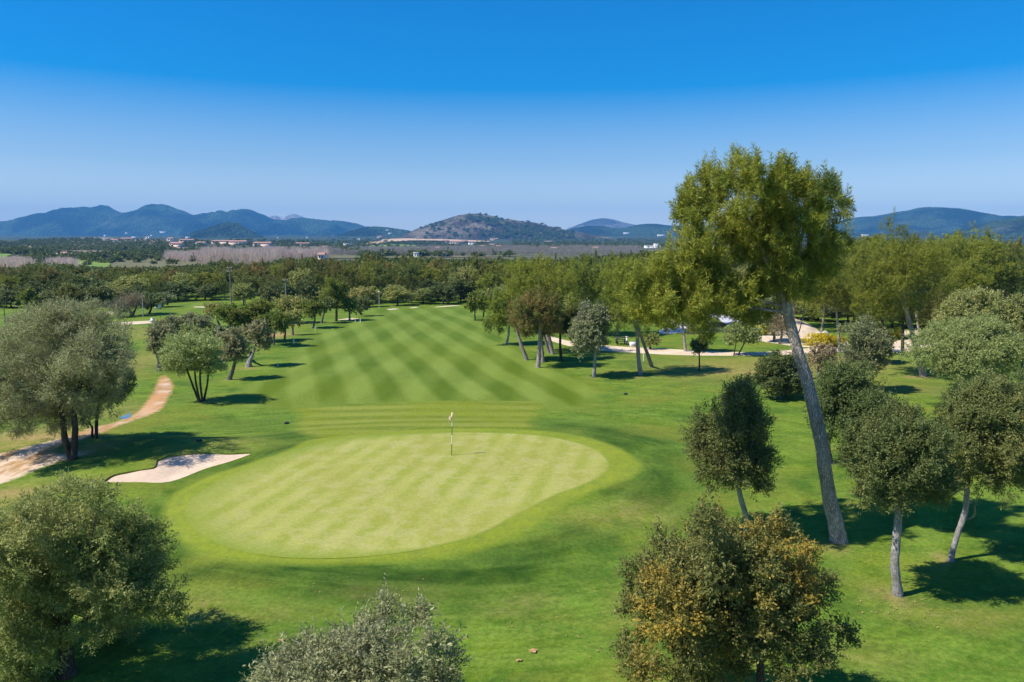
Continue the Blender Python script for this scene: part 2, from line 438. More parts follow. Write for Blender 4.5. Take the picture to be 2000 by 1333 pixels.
M['bare2'] = m_leaf('grey_bare_twigs', (0.17, 0.15, 0.125), (0.26, 0.225, 0.19), (0.28, 0.25, 0.21), 0.3, tonec=(0.20, 0.19, 0.14))
M['dry'] = m_leaf('dry_twigs', (0.13, 0.115, 0.065), (0.22, 0.19, 0.11), (0.26, 0.22, 0.14), 0.1, tonec=(0.18, 0.14, 0.08))
M['farwood'] = m_leaf('far_tree_leaves', (0.045, 0.068, 0.018), (0.100, 0.122, 0.030), (0.13, 0.145, 0.035), 0.2, tonec=(0.105, 0.105, 0.028))

def plain(name, c, rough=0.6, spec=0.3, metal=0.0, var=0.15, sc=6.0):
    g = NT(name)
    k = g.mapr(g.noise(sc, 4), 0.3, 0.7, 0, 1)
    col = g.mix(g.math('MULTIPLY', k, var), c, tuple(x * 0.45 for x in c))
    return g.done(col, rough, None, spec, metal=metal)
M['white'] = plain('white_paint', (0.80, 0.79, 0.75), 0.5)
M['green_paint'] = plain('dark_green_paint', (0.10, 0.16, 0.03), 0.5)
M['flag'] = plain('cream_flag_cloth', (0.80, 0.66, 0.40), 0.8)
M['black'] = plain('black_plastic', (0.02, 0.02, 0.022), 0.5)
M['grey'] = plain('grey_panel', (0.42, 0.43, 0.50), 0.5)
M['darkwood'] = plain('dark_wood', (0.055, 0.050, 0.042), 0.7)
M['concrete'] = plain('weathered_concrete', (0.38, 0.36, 0.33), 0.85)
M['polegrey'] = plain('weathered_pole', (0.20, 0.19, 0.17), 0.85)
M['wall_white'] = plain('whitewash', (0.82, 0.79, 0.74), 0.8, var=0.15, sc=0.3)
M['wall_peach'] = plain('peach_render', (0.74, 0.53, 0.40), 0.8, var=0.2, sc=0.3)
M['wall_stone'] = plain('stone_wall', (0.46, 0.38, 0.31), 0.85, var=0.4, sc=0.5)
M['tile'] = plain('terracotta_tiles', (0.46, 0.26, 0.19), 0.8, var=0.4, sc=0.6)
M['window'] = plain('dark_window_glass', (0.03, 0.04, 0.05), 0.15, 0.6)
M['rock'] = plain('pale_boulder', (0.55, 0.50, 0.45), 0.9, var=0.5, sc=2.5)
M['leafdry'] = plain('dry_leaf', (0.42, 0.25, 0.11), 0.8)

# ------------------------------------------------------------------ painted-on attributes: dry, lush and bare areas of the turf
def blob(px, py, rx, ry, amt):
    p = at(px, py); D = p.y
    return (p.x, p.y, rx * D / F, max(0.6, ry * D * D / (F * CAMZ)), amt)
DRY = [blob(*b) for b in [(1240,1005,75,26,.75),(1150,1020,70,18,.5),(1420,722,150,22,1.0),(1560,715,180,22,1.0),(1720,712,60,10,1.0),(1790,760,90,14,.75),(1480,745,120,9,.6),(1870,1215,130,28,.50),(1700,1150,60,14,.3),
      (60,850,110,24,1.1),(40,965,90,30,1.0),(170,880,60,12,.9),(265,710,60,40,.85),(290,645,90,12,.7),(240,800,60,22,.6),(360,880,80,10,.35),(430,862,110,14,.45),(380,1180,150,25,.6),(560,1290,150,40,.4),(1270,1180,60,30,.4),(760,1160,120,16,.4),(1010,1190,90,16,.4),(1690,1300,90,24,.45),(430,870,60,8,.3),(545,636,40,6,.9),(250,660,40,20,.35)]]
BARE = [blob(*b) for b in [(0,968,50,12,.6),(70,852,70,7,.55),(1470,725,110,3,.35),(1790,668,60,6,.9),(1800,737,22,2,.8),(1740,683,70,5,.9),(1660,700,60,6,.5),(535,655,28,8,.9),(1515,712,55,3,.5),(1857,1100,16,4,.6),(1753,1170,26,6,.6),(1637,1064,24,5,.4),(487,719,14,2,.6),(1051,721,12,2,.5),(1251,735,12,2,.5),(392,788,14,2,.4),(449,744,12,2,.4),(1160,739,10,2,.4),(1802,738,18,3,.7)]]
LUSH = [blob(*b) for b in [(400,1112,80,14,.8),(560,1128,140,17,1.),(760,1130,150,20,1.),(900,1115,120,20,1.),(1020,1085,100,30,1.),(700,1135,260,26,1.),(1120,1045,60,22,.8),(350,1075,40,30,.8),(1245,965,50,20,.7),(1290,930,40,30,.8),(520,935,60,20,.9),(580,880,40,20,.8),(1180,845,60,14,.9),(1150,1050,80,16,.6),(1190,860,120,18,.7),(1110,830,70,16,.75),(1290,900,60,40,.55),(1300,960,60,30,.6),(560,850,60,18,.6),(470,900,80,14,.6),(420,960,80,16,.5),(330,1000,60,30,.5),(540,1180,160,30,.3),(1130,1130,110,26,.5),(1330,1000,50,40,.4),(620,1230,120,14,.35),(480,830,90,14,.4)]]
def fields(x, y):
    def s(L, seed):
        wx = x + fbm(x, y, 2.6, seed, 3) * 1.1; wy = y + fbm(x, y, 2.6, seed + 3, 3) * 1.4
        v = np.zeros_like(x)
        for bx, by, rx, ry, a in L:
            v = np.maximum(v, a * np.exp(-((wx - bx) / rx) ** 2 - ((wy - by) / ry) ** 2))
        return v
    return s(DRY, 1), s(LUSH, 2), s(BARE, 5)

def add_attr(me, name, vals, domain='POINT'):
    a = me.attributes.new(name, 'FLOAT', domain)
    a.data.foreach_set('value', np.asarray(vals, np.float32))

def mesh_np(name, V, Fc, k=4):
    """V (n,3), Fc (m,k) -> mesh"""
    me = bpy.data.meshes.new(name)
    V = np.asarray(V, np.float32); Fc = np.asarray(Fc, np.int32)
    me.vertices.add(len(V)); me.vertices.foreach_set('co', V.ravel())
    me.loops.add(Fc.size); me.loops.foreach_set('vertex_index', Fc.ravel())
    me.polygons.add(len(Fc)); me.polygons.foreach_set('loop_start', np.arange(0, Fc.size, k, dtype=np.int32))
    me.update(calc_edges=True)
    return me

# ------------------------------------------------------------------ outlines and sheets
def spline(pts, n=6, closed=True):
    out = []; L = len(pts)
    for i in range(L if closed else L - 1):
        p = [Vector(pts[(i + k) % L] if closed else pts[min(max(i + k, 0), L - 1)]) for k in (-1, 0, 1, 2)]
        for j in range(n):
            t = j / n
            out.append(0.5 * ((2 * p[1]) + (-p[0] + p[2]) * t + (2 * p[0] - 5 * p[1] + 4 * p[2] - p[3]) * t * t + (-p[0] + 3 * p[1] - 3 * p[2] + p[3]) * t ** 3))
    return out
def inside(poly, X, Y):
    res = np.zeros(X.shape, bool); n = len(poly)
    for i in range(n):
        x1, y1 = poly[i]; x2, y2 = poly[(i + 1) % n]
        c = ((y1 > Y) != (y2 > Y)) & (X < (x2 - x1) * (Y - y1) / (y2 - y1 + 1e-12) + x1)
        res ^= c
    return res
def dist_to(poly, X, Y):
    d = np.full(X.shape, 1e9); n = len(poly)
    for i in range(n):
        x1, y1 = poly[i]; x2, y2 = poly[(i + 1) % n]
        dx, dy = x2 - x1, y2 - y1
        t = np.clip(((X - x1) * dx + (Y - y1) * dy) / (dx * dx + dy * dy + 1e-12), 0, 1)
        d = np.minimum(d, np.hypot(X - x1 - t * dx, Y - y1 - t * dy))
    return d
def px_outline(pts, n=6, fn=h0, smooth=True):
    w_ = [at(x, y, fn) for x, y in pts]
    w_ = [(p.x, p.y) for p in w_]
    return [(p.x, p.y) for p in spline(w_, n)] if smooth else w_
def fill(poly, step):
    """constrained triangulation of a polygon with grid points inside; step in metres or f(y)"""
    ps = np.array(poly); x0, y0 = ps.min(0); x1, y1 = ps.max(0)
    ys = [y0]
    st = step if callable(step) else (lambda y: step)
    while ys[-1] < y1: ys.append(ys[-1] + st(ys[-1]))
    gx, gy = [], []
    for k, y in enumerate(ys):
        sx = st(y); xx = np.arange(x0 + (k % 2) * sx * 0.5, x1, sx)
        gx.append(xx); gy.append(np.full(len(xx), y))
    gx = np.concatenate(gx); gy = np.concatenate(gy)
    keep = inside(poly, gx, gy) & (dist_to(poly, gx, gy) > 0.3 * np.array([st(v) for v in gy]))
    pts = [Vector(p) for p in poly] + [Vector((a, b)) for a, b in zip(gx[keep], gy[keep])]
    n = len(poly)
    r = geometry.delaunay_2d_cdt(pts, [(i, (i + 1) % n) for i in range(n)], [list(range(n))], 1, 1e-5)
    return np.array([(v.x, v.y) for v in r[0]]), np.array([f for f in r[2] if len(f) == 3])
def sheet(name, poly, mat, lift, step=0.6, edge=1.0, fn=h0, label=None, cat=None, kind='structure', under=0.06):
    V, T = fill(poly, step)
    x, y = V[:, 0], V[:, 1]
    z = fn(x, y) + (0.004 + 0.00022 * y) * (under + (lift - under) * np.clip(dist_to(poly, x, y) / 0.8, 0, 1))
    me = mesh_np(name, np.column_stack([x, y, z]), T, 3)
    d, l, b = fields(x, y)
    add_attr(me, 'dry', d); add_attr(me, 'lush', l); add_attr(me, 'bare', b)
    add_attr(me, 'edge', np.clip(dist_to(poly, x, y) / edge, 0, 1))
    o = link(name, me, mat, smooth=True)
    return tag(o, label, cat, None, kind)

# bunker outline needed before the ground
bunker_px = [(203,940),(224,927),(272,918),(300,913),(305,905),(307,899),(316,896),(330,891),(394,885),(448,886),(492,885),(448,902),(400,916),(332,941),(269,942),(215,942)]
bunker = px_outline(bunker_px, 4)

def axis(a, segs):
    out = [a]
    for end, st in segs:
        while out[-1] < end - 1e-6: out.append(out[-1] + st)
    return np.array(out)
ys = axis(-60, [(8, 4), (12, 1), (70, 0.5), (140, 1.0), (300, 3.0), (700, 20), (4000, 60), (16000, 500)])
xr = axis(0, [(30, 0.5), (70, 1), (200, 5), (1000, 30), (4000, 80), (16000, 800)])
xs = np.concatenate([-xr[:0:-1], xr])
X, Y = np.meshgrid(xs, ys)
bp = np.array(bunker); bx0, by0 = np.floor(bp.min(0) - 1); bx1, by1 = np.ceil(bp.max(0) + 1)
nx = len(xs)
Vg = np.column_stack([X.ravel(), Y.ravel()])
ii, jj = np.meshgrid(np.arange(nx - 1), np.arange(len(ys) - 1))
q = (jj * nx + ii).ravel()
xc = X[:-1, :-1].ravel(); yc = Y[:-1, :-1].ravel()
hole = (xc >= bx0 - 1e-6) & (xc < bx1 - 1e-6) & (yc >= by0 - 1e-6) & (yc < by1 - 1e-6)
q = q[~hole]
T = np.concatenate([np.column_stack([q, q + 1, q + nx + 1]), np.column_stack([q, q + nx + 1, q + nx])])
# patch with the bunker cut out
gx, gy = np.meshgrid(np.arange(bx0, bx1 + .01, 0.5), np.arange(by0, by1 + .01, 0.5))
gx, gy = gx.ravel(), gy.ravel()
ok = (~inside(bunker, gx, gy)) & (dist_to(bunker, gx, gy) > 0.12)
pts = [Vector(p) for p in bunker] + [Vector(p) for p in zip(gx[ok], gy[ok])]
nb = len(bunker)
r_ = geometry.delaunay_2d_cdt(pts, [(i, (i + 1) % nb) for i in range(nb)], [], 0, 1e-5)
Vb = np.array([(v.x, v.y) for v in r_[0]])
Tb = np.array([f for f in r_[2]])
cen = Vb[Tb].mean(1)
Tb = Tb[~inside(bunker, cen[:, 0], cen[:, 1])]
V2 = np.concatenate([Vg, Vb]); T = np.concatenate([T, Tb + len(Vg)])
z = h0(V2[:, 0], V2[:, 1])
# sink the sheet under the hills a little so hill feet meet it cleanly
me = mesh_np('ground', np.column_stack([V2, z]), T, 3)
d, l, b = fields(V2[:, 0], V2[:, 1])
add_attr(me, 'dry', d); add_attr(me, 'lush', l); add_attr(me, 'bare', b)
tag(link('ground', me, M['turf'], smooth=True), kind='structure')

# bunker bowl with a grass lip
V, T = fill(bunker, 0.35)
dd = dist_to(bunker, V[:, 0], V[:, 1])
z = h0(V[:, 0], V[:, 1]) - 0.07 - 0.42 * sstep(0, 2.4, dd) + 0.03 * fbm(V[:, 0], V[:, 1], 0.7, 4, 3)
ring = []
Vt = [(p[0], p[1], float(h0(p[0], p[1])) + 0.0) for p in bunker]
Vm = [(p[0], p[1], float(h0(p[0], p[1])) - 0.11) for p in bunker]
V3 = np.concatenate([np.column_stack([V, z])])
me = mesh_np('bunker', V3, T, 3)
tag(link('bunker', me, M['sand'], smooth=True), kind='structure')
n = nb
lipV = np.array(Vt + Vm)
lipF = np.array([[i, (i + 1) % n, n + (i + 1) % n, n + i] for i in range(n)])
me = mesh_np('bunker_lip', lipV, lipF, 4)
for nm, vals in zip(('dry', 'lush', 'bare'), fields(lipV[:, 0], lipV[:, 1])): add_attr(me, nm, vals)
tag(link('bunker_lip', me, M['turf']), kind='structure')

# fairway, apron, fringe, green
fair = px_outline([(540,806),(440,800),(430,775),(490,742),(530,715),(560,690),(590,660),(625,638),(670,616),(715,603),(800,598.5),(905,596),(935,601),(960,616),(985,640),(1015,665),(1050,692),(1110,722),(1180,748),(1190,782),(1120,806),(1000,812),(800,816),(650,813)])
sheet('fairway', fair, M['fairway'], 1, step=lambda y: 0.7 + max(0, (y - 60) * 0.03), edge=2.4)
apron = px_outline([(560,800),(640,791),(760,785),(900,781),(1000,782),(1060,784),(1072,800),(1055,825),(1080,845),(1150,857),(1000,872),(820,875),(640,880),(600,862),(570,846),(556,836),(572,818)])
sheet('apron', apron, M['apron'], 2, 0.5, 1.3, under=0.3)
fringe = px_outline([(600,858),(680,848),(800,838),(950,834),(1060,840),(1150,853),(1215,874),(1255,900),(1262,915),(1245,935),(1190,955),(1120,985),(1060,1030),(1000,1062),(920,1088),(820,1103),(700,1110),(560,1110),(450,1103),(370,1082),(320,1045),(305,1005),(330,965),(400,930),(490,900),(555,878)])
sheet('fringe', fringe, M['fringe'], 3.4, 0.5, 0.6)
green_px = [(690,856),(800,849),(930,846),(1040,851),(1110,862),(1165,880),(1190,905),(1180,928),(1140,950),(1080,972),(1010,1008),(940,1045),(860,1068),(760,1085),(640,1093),(530,1089),(440,1070),(385,1040),(362,1005),(380,970),(440,935),(520,900),(600,873)]
green = px_outline(green_px)
sheet('golf_green', green, M['green'], 5, 0.5, 2.6, under=3.6)

# tracks, sand and puddle
track = px_outline([(-60,905),(50,872),(110,856),(165,838),(215,826),(258,808),(283,780),(299,752),(311,732),(324,731),(344,752),(332,782),(318,802),(262,824),(215,842),(165,860),(125,872),(120,884),(190,875),(182,888),(150,894),(115,905),(70,922),(20,942),(-60,968)])
sheet('dirt_track', track, M['track'], 1, 0.5, 0.8)
path_r = px_outline([(1066,655),(1110,666),(1190,675.5),(1290,681),(1400,687),(1520,686),(1640,675),(1750,668),(1900,662),(2010,660),(2010,669),(1900,674),(1750,682),(1650,687.5),(1520,694),(1400,695),(1290,692.5),(1190,686.5),(1110,676),(1068,663)])
M['path'] = m_sand('path_gravel', (0.62, 0.47, 0.32), (0.76, 0.63, 0.46), 1.0)
sheet('gravel_path', path_r, M['path'], 1, 0.8)
sheet('sand_area', px_outline([(1478,664),(1492,655),(1530,652),(1575,653),(1625,658),(1655,668),(1640,679),(1570,678),(1520,672)]), M['gravel'], 1.6, 0.9)
for i, pp in enumerate([[(205,633),(235,630),(300,626.5),(312,628),(300,631),(250,634.5)], [(366,600.5),(392,599),(412,600),(395,602.5)], [(745,606),(770,602.5),(785,603.5),(765,606.5)], [(788,603),(805,600.5),(822,599.5),(815,602.5)], [(838,601),(880,597),(905,596.5),(880,600)],
      [(656,626),(680,622),(705,622.5),(690,625.5)], [(1745,668),(1800,662),(1812,672),(1800,682),(1745,688)], [(1755,648),(1790,646),(1806,652),(1760,656)], [(205,612),(218,609),(222,612),(212,614)]]):
    sheet('sand_strip', px_outline(pp, 3), M['gravel'], 2.2, 0.9)
g = NT('puddle_water')
M['puddle'] = g.done((0.10, 0.16, 0.22), 0.03, g.bump(g.noise(3, 2), 0.002, 0.3), 1.0)
sheet('puddle', px_outline([(233,818),(238,813),(243,813),(247,809),(254,808),(262,807),(262,810),(256,812),(259,815),(251,817),(247,820),(240,819)], 2), M['puddle'], 3.2, 0.4)
for pp in [[(-120,604),(0,600),(60,600),(62,612),(30,622),(-100,632)], [(330,598),(380,592),(440,588),(455,594),(450,604),(400,606),(345,606)]]:
    me_ = sheet('far_fairway', px_outline(pp), M['fairway'], 1.5, 1.5, 3.0)

# ------------------------------------------------------------------ hills
def m_hill(name, veg, veg2, rock, amt, sc):
    g = NT(name)
    big = g.noise(0.004 * sc, 5, 0.6)
    fine = g.n('ShaderNodeTexVoronoi', {'Vector': g.pos, 'Scale': 0.06 * sc}, feature='F1').outputs['Distance']
    f2 = g.noise(0.05 * sc, 5, 0.75)
    c = g.mix(g.mapr(fine, 0.15, 0.7), veg, veg2)
    c = g.mix(g.mapr(g.math('ADD', g.math('MULTIPLY', big, 0.65), g.math('MULTIPLY', f2, 0.35)), 0.5 - amt, 0.62 - amt), c, rock)
    c = g.mix(g.mapr(f2, 0.45, 0.56, 0, 0.7), c, tuple(v * 0.6 for v in veg))
    var = g.mapr(g.noise(0.0030 * sc, 5, 0.62), 0.44, 0.56, 0.5, 1.6)
    c = g.mix(1.0, c, g.n('ShaderNodeCombineColor', {0: var, 1: var, 2: var}).outputs[0], 'MULTIPLY')
    return g.done(c, 0.95, g.bump(g.math('ADD', f2, g.math('MULTIPLY', fine, -0.8)), 30.0 / sc, 1.0), 0.02)
M['hill_wood'] = m_hill('wooded_slope', (0.035, 0.060, 0.022), (0.060, 0.085, 0.032), (0.16, 0.15, 0.11), -0.05, 1.0)
M['hill_stone'] = m_hill('stony_slope', (0.065, 0.066, 0.032), (0.125, 0.11, 0.07), (0.24, 0.19, 0.14), 0.10, 2.0)
M['hill_rock'] = m_hill('rocky_slope', (0.14, 0.14, 0.10), (0.22, 0.20, 0.16), (0.70, 0.62, 0.57), 0.12, 0.8)
M['hill_pale'] = m_hill('pale_slope', (0.15, 0.15, 0.11), (0.22, 0.20, 0.16), (0.36, 0.32, 0.28), 0.04, 0.8)
hmat = {'rocky_peak': 'hill_rock', 'pale_hill': 'hill_pale', 'stony_hill': 'hill_stone'}
for hl in hills:
    x0, x1 = hl.xs[0], hl.xs[-1]
    xx = np.arange(x0 - hl.sf, x1 + hl.sf, hl.res); yy = np.arange(hl.Y - hl.sf * 1.7, hl.Y + hl.sb * 1.7, hl.res * 1.25)
    X, Y = np.meshgrid(xx, yy)
    Z = hl.z(X, Y)
    low = Z < h0(X, Y) - 25
    nx = len(xx)
    ii, jj = np.meshgrid(np.arange(nx - 1), np.arange(len(yy) - 1))
    q = (jj * nx + ii).ravel()
    lw = low.ravel()
    keep = ~(lw[q] & lw[q + 1] & lw[q + nx] & lw[q + nx + 1])
    q = q[keep]
    me = mesh_np(hl.name, np.column_stack([X.ravel(), Y.ravel(), Z.ravel()]), np.column_stack([q, q + 1, q + nx + 1, q + nx]))
    tag(link(hl.name, me, M[hmat.get(hl.name, 'hill_wood')], smooth=True), kind='structure')

# ------------------------------------------------------------------ foliage
KIND = {  # leaf length, aspect, leaves per twig, twig length, up bias, spread
 'pine':  (0.16, 0.145, 18, 0.12, 0.90, 1.15),
 'olive': (0.075, 0.36, 9, 0.27, 0.40, 0.90),
 'oak':   (0.065, 0.55, 9, 0.26, 0.30, 1.00),
 'bare':  (0.55, 0.05, 4, 0.60, 0.60, 0.80),
}
def unit(v): return v / (np.linalg.norm(v, axis=-1, keepdims=True) + 1e-9)
def leafcloud(rng, clumps, kind, D, cov=2.0, cap=150000, top_spikes=0, inner=0.22, tonef=None):
    """clumps: (cx,cy,cz,rx,ry,rz,tone). Returns verts, faces, rnd, tone"""
    L0, asp, m, TL, up, spr = KIND[kind]
    L = max(L0, 1.7 * D / 768.0)
    asp = min(0.6, asp * (L / L0) ** 0.8)
    TL = max(TL, L * 1.6)
    cl = np.array(clumps, float)
    area = 4 * math.pi * (cl[:, 3] * cl[:, 4] * cl[:, 5]) ** (2 / 3)
    nl = min(cap, int(cov * area.sum() * 0.62 / (0.5 * L * L * asp)))
    nt = max(20, nl // m)
    w_ = area / area.sum()
    SF = {'pine': 0.27, 'olive': 0.24, 'oak': 0.24, 'bare': 0.5}[kind]
    SF = SF * (1.0 if D < 60 else 1.25)
    ns_c = max(6, int((1.25 if kind == 'pine' else 2.1) / SF ** 2))
    ns = ns_c * len(cl)
    sc_i = np.repeat(np.arange(len(cl)), ns_c)
    su = unit(rng.normal(size=(ns, 3)) + np.array([0, 0, 0.25]))
    ph = rng.uniform(0, 6.28, (len(cl), 3))[sc_i]
    lump = 1 + 0.14 * np.sin(su[:, 0] * 4.5 + ph[:, 0]) + 0.12 * np.sin(su[:, 1] * 5 + ph[:, 1]) + 0.14 * np.sin(su[:, 2] * 5.5 + ph[:, 2])
    srad = np.where(rng.random(ns) < inner, rng.random(ns) ** 0.5 * 0.7, 0.72 + 0.30 * rng.random(ns)) * lump
    sp_c = cl[sc_i, :3] + su * cl[sc_i, 3:6] * srad[:, None]
    sw = area[sc_i] * rng.uniform(0.4, 1.3, ns); sw /= sw.sum()
    si = rng.choice(ns, nt, p=sw)
    ci = sc_i[si]
    sd = unit(su[si] * 0.8 + np.array([0, 0, up]))            # axis of the spray
    q3 = rng.normal(size=(nt, 3)) * 0.50
    scl = cl[ci, 3:6] * SF
    along = rng.uniform(-0.9, 1.1, nt)
    p = sp_c[si] + q3 * scl * (1.15 - 0.45 * np.clip(along, -0.5, 1))[:, None] + sd * (along * (0.9 if kind == 'pine' else 0.5))[:, None] * scl
    u = unit(su[si] * 0.6 + unit(q3) * 0.7)
    d = unit(u * 0.55 + sd * 0.5 + rng.normal(size=(nt, 3)) * 0.35)
    stone = rng.normal(size=ns) * (0.30 if kind == 'pine' else 0.18)
    tone = cl[ci, 6] + stone[si] + rng.normal(size=nt) * 0.08
    if top_spikes:
        hi = np.nonzero(u[:, 2] > 0.35)[0]
        pk = rng.choice(hi, min(len(hi), top_spikes))
        K = 5 if kind == 'pine' else 3
        sp = np.repeat(p[pk], K, 0) + np.tile(np.arange(K) * TL * 0.55, len(pk))[:, None] * np.array([0, 0, 1.0]) * np.repeat(rng.uniform(0.5, 1.15, len(pk)), K)[:, None]
        p = np.concatenate([p, sp]); d = np.concatenate([d, unit(np.array([0, 0, 1.0]) + rng.normal(size=(len(sp), 3)) * 0.12)])
        tone = np.concatenate([tone, np.repeat(tone[pk], K)]); u = np.concatenate([u, np.repeat(u[pk], K, 0)]); nt = len(p)
    # leaves on the twigs
    P0 = np.repeat(p, m, 0); D0 = np.repeat(d, m, 0); n = len(P0)
    k = np.tile(np.linspace(0, 1, m), nt)
    pos = P0 + D0 * (TL * (k - 0.4))[:, None] + rng.normal(size=(n, 3)) * L * 0.12
    perp = unit(np.cross(D0, rng.normal(size=(n, 3))))
    ax = unit(D0 * (1.05 - 0.35 * spr) + perp * spr * (0.6 + 0.6 * rng.random(n))[:, None])
    U0 = np.repeat(u, m, 0)
    wd = unit(np.cross(ax, unit(U0 * 0.8 + np.array([-0.1, -0.05, 0.45]) + rng.normal(size=(n, 3)) * 0.55)))
    ll = L * rng.uniform(0.7, 1.25, n)[:, None]
    ww = ll * asp * 0.5
    V = np.empty((n, 4, 3), np.float32)
    V[:, 0] = pos; V[:, 1] = pos + ax * ll * 0.45 + wd * ww; V[:, 2] = pos + ax * ll; V[:, 3] = pos + ax * ll * 0.45 - wd * ww
    Fc = np.arange(n * 4, dtype=np.int32).reshape(n, 4)
    rnd = rng.random(n); tn = np.repeat(tone, m)
    return V.reshape(-1, 3), Fc, rnd, tn

def crown_mesh(name, data):
    V, Fc, rnd, tn = data
    me = mesh_np(name, V, Fc)
    add_attr(me, 'rnd', rnd, 'FACE'); add_attr(me, 'tone', np.clip(tn, 0, 1), 'FACE')
    return me

def tubes(rng, paths, sides=10, knob=0.06):
    """paths: list of [(x,y,z,r),...] -> V, F (quads)"""
    Vs, Fs = [], []; off = 0
    for pth in paths:
        pts = np.array(pth, float)
        if len(pts) > 2:
            sp = spline([tuple(p[:3]) for p in pts], 5, closed=False) + [Vector(pts[-1][:3])]
            rad = np.interp(np.linspace(0, len(pts) - 1, len(sp)), np.arange(len(pts)), pts[:, 3])
            c = np.array([tuple(s) for s in sp])
        else:
            t = np.linspace(0, 1, 4)[:, None]
            c = pts[0, :3] * (1 - t) + pts[1, :3] * t; rad = pts[0, 3] * (1 - t[:, 0]) + pts[1, 3] * t[:, 0]
        tan = unit(np.gradient(c, axis=0))
        ref = np.array([0, 1.0, 0.05])
        s1 = unit(np.cross(tan, ref)); s2 = np.cross(tan, s1)
        sd = sides if pts[0, 3] > 0.05 else 6
        a = np.linspace(0, 2 * math.pi, sd, endpoint=False)
        kn = 1 + knob * rng.normal(size=(len(c), sd))
        rg = c[:, None, :] + (s1[:, None, :] * np.cos(a)[None, :, None] + s2[:, None, :] * np.sin(a)[None, :, None]) * (rad[:, None] * kn)[:, :, None]
        n = len(c)
        Vs.append(rg.reshape(-1, 3))
        for i in range(n - 1):
            for j in range(sd):
                Fs.append((off + i * sd + j, off + i * sd + (j + 1) % sd, off + (i + 1) * sd + (j + 1) % sd, off + (i + 1) * sd + j))
        off += n * sd
    return np.concatenate(Vs), np.array(Fs)

def auto_clumps(rng, c, rx, ry, rz, n, rel=0.42, tone=0.0, tvar=0.3, bottomcut=-0.75):
    out = []
    k = 0
    while len(out) < n and k < 1000:
        k += 1
        u = unit(rng.normal(size=3))
        if u[2] < bottomcut: continue
        s = rng.uniform(0.50, 0.74 if rel > 0.38 else 0.86)
        r = rel * rng.uniform(0.72, 1.2)
        out.append((c[0] + u[0] * rx * s, c[1] + u[1] * ry * s, c[2] + u[2] * rz * s, r * rx * 1.05, r * ry * 1.05, r * rz, np.clip(tone + rng.normal() * tvar, 0, 1)))
    out.append((c[0], c[1], c[2], rx * 0.55, ry * 0.55, rz * 0.55, tone))
    return out

def build_tree(name, base, clumps, stems, kind, leaf, bark, D, label, cat, group=None, cov=2.0, cap=150000, seed=0, limbs=7, spikes=0, inner=0.22, crown_name='crown', root=0.0):
    """clumps and stems in world coordinates, moved to the base"""
    rng = np.random.default_rng(seed + 11)
    b = np.array(base)
    cl = [tuple(np.array(c[:3]) - b) + tuple(c[3:]) for c in clumps]
    st = [[tuple(np.array(p[:3]) - b) + (p[3],) for p in s_] for s_ in stems]
    e = empty(name, base, label, cat, group)
    order = sorted(range(len(cl)), key=lambda i: -cl[i][3])
    pick = list(rng.permutation(len(cl))[:limbs])
    paths = []
    for s_ in st:
        p0 = s_[0]
        fl = [(p0[0], p0[1], p0[2] - 0.15, p0[3] * 1.35), (p0[0] * 0.97 + s_[1][0] * 0.03, p0[1] * .97 + s_[1][1] * .03, p0[2] + p0[3] * 0.9, p0[3] * 1.05)]
        paths.append(fl + list(s_[1:]) if p0[2] < 1.0 else list(s_))
    for i in pick:
        s_ = st[i % len(st)]
        a = np.array(s_[-1]); tpt = np.array(cl[i][:3])
        q = a
        if len(s_) > 1:
            f = rng.uniform(0.0, 0.5); q = np.array(s_[-1]) * (1 - f) + np.array(s_[-2]) * f
        midp = (q[:3] * 0.5 + tpt * 0.5) + rng.normal(size=3) * 0.08 * np.linalg.norm(tpt - q[:3]) + np.array([0, 0, -0.08]) * np.linalg.norm(tpt - q[:3])
        r0 = q[3] * rng.uniform(0.28, 0.42)
        paths.append([tuple(q[:3]) + (r0,), tuple(midp) + (r0 * 0.6,), tuple(tpt) + (r0 * 0.2,)])
    Vt, Ft = tubes(rng, paths)
    link('trunk', mesh_np('trunk', Vt, Ft), M[bark], e, smooth=True)
    link(crown_name, crown_mesh(crown_name, leafcloud(rng, cl, kind, D, cov, cap, spikes, inner)), M[leaf], e)
    return e

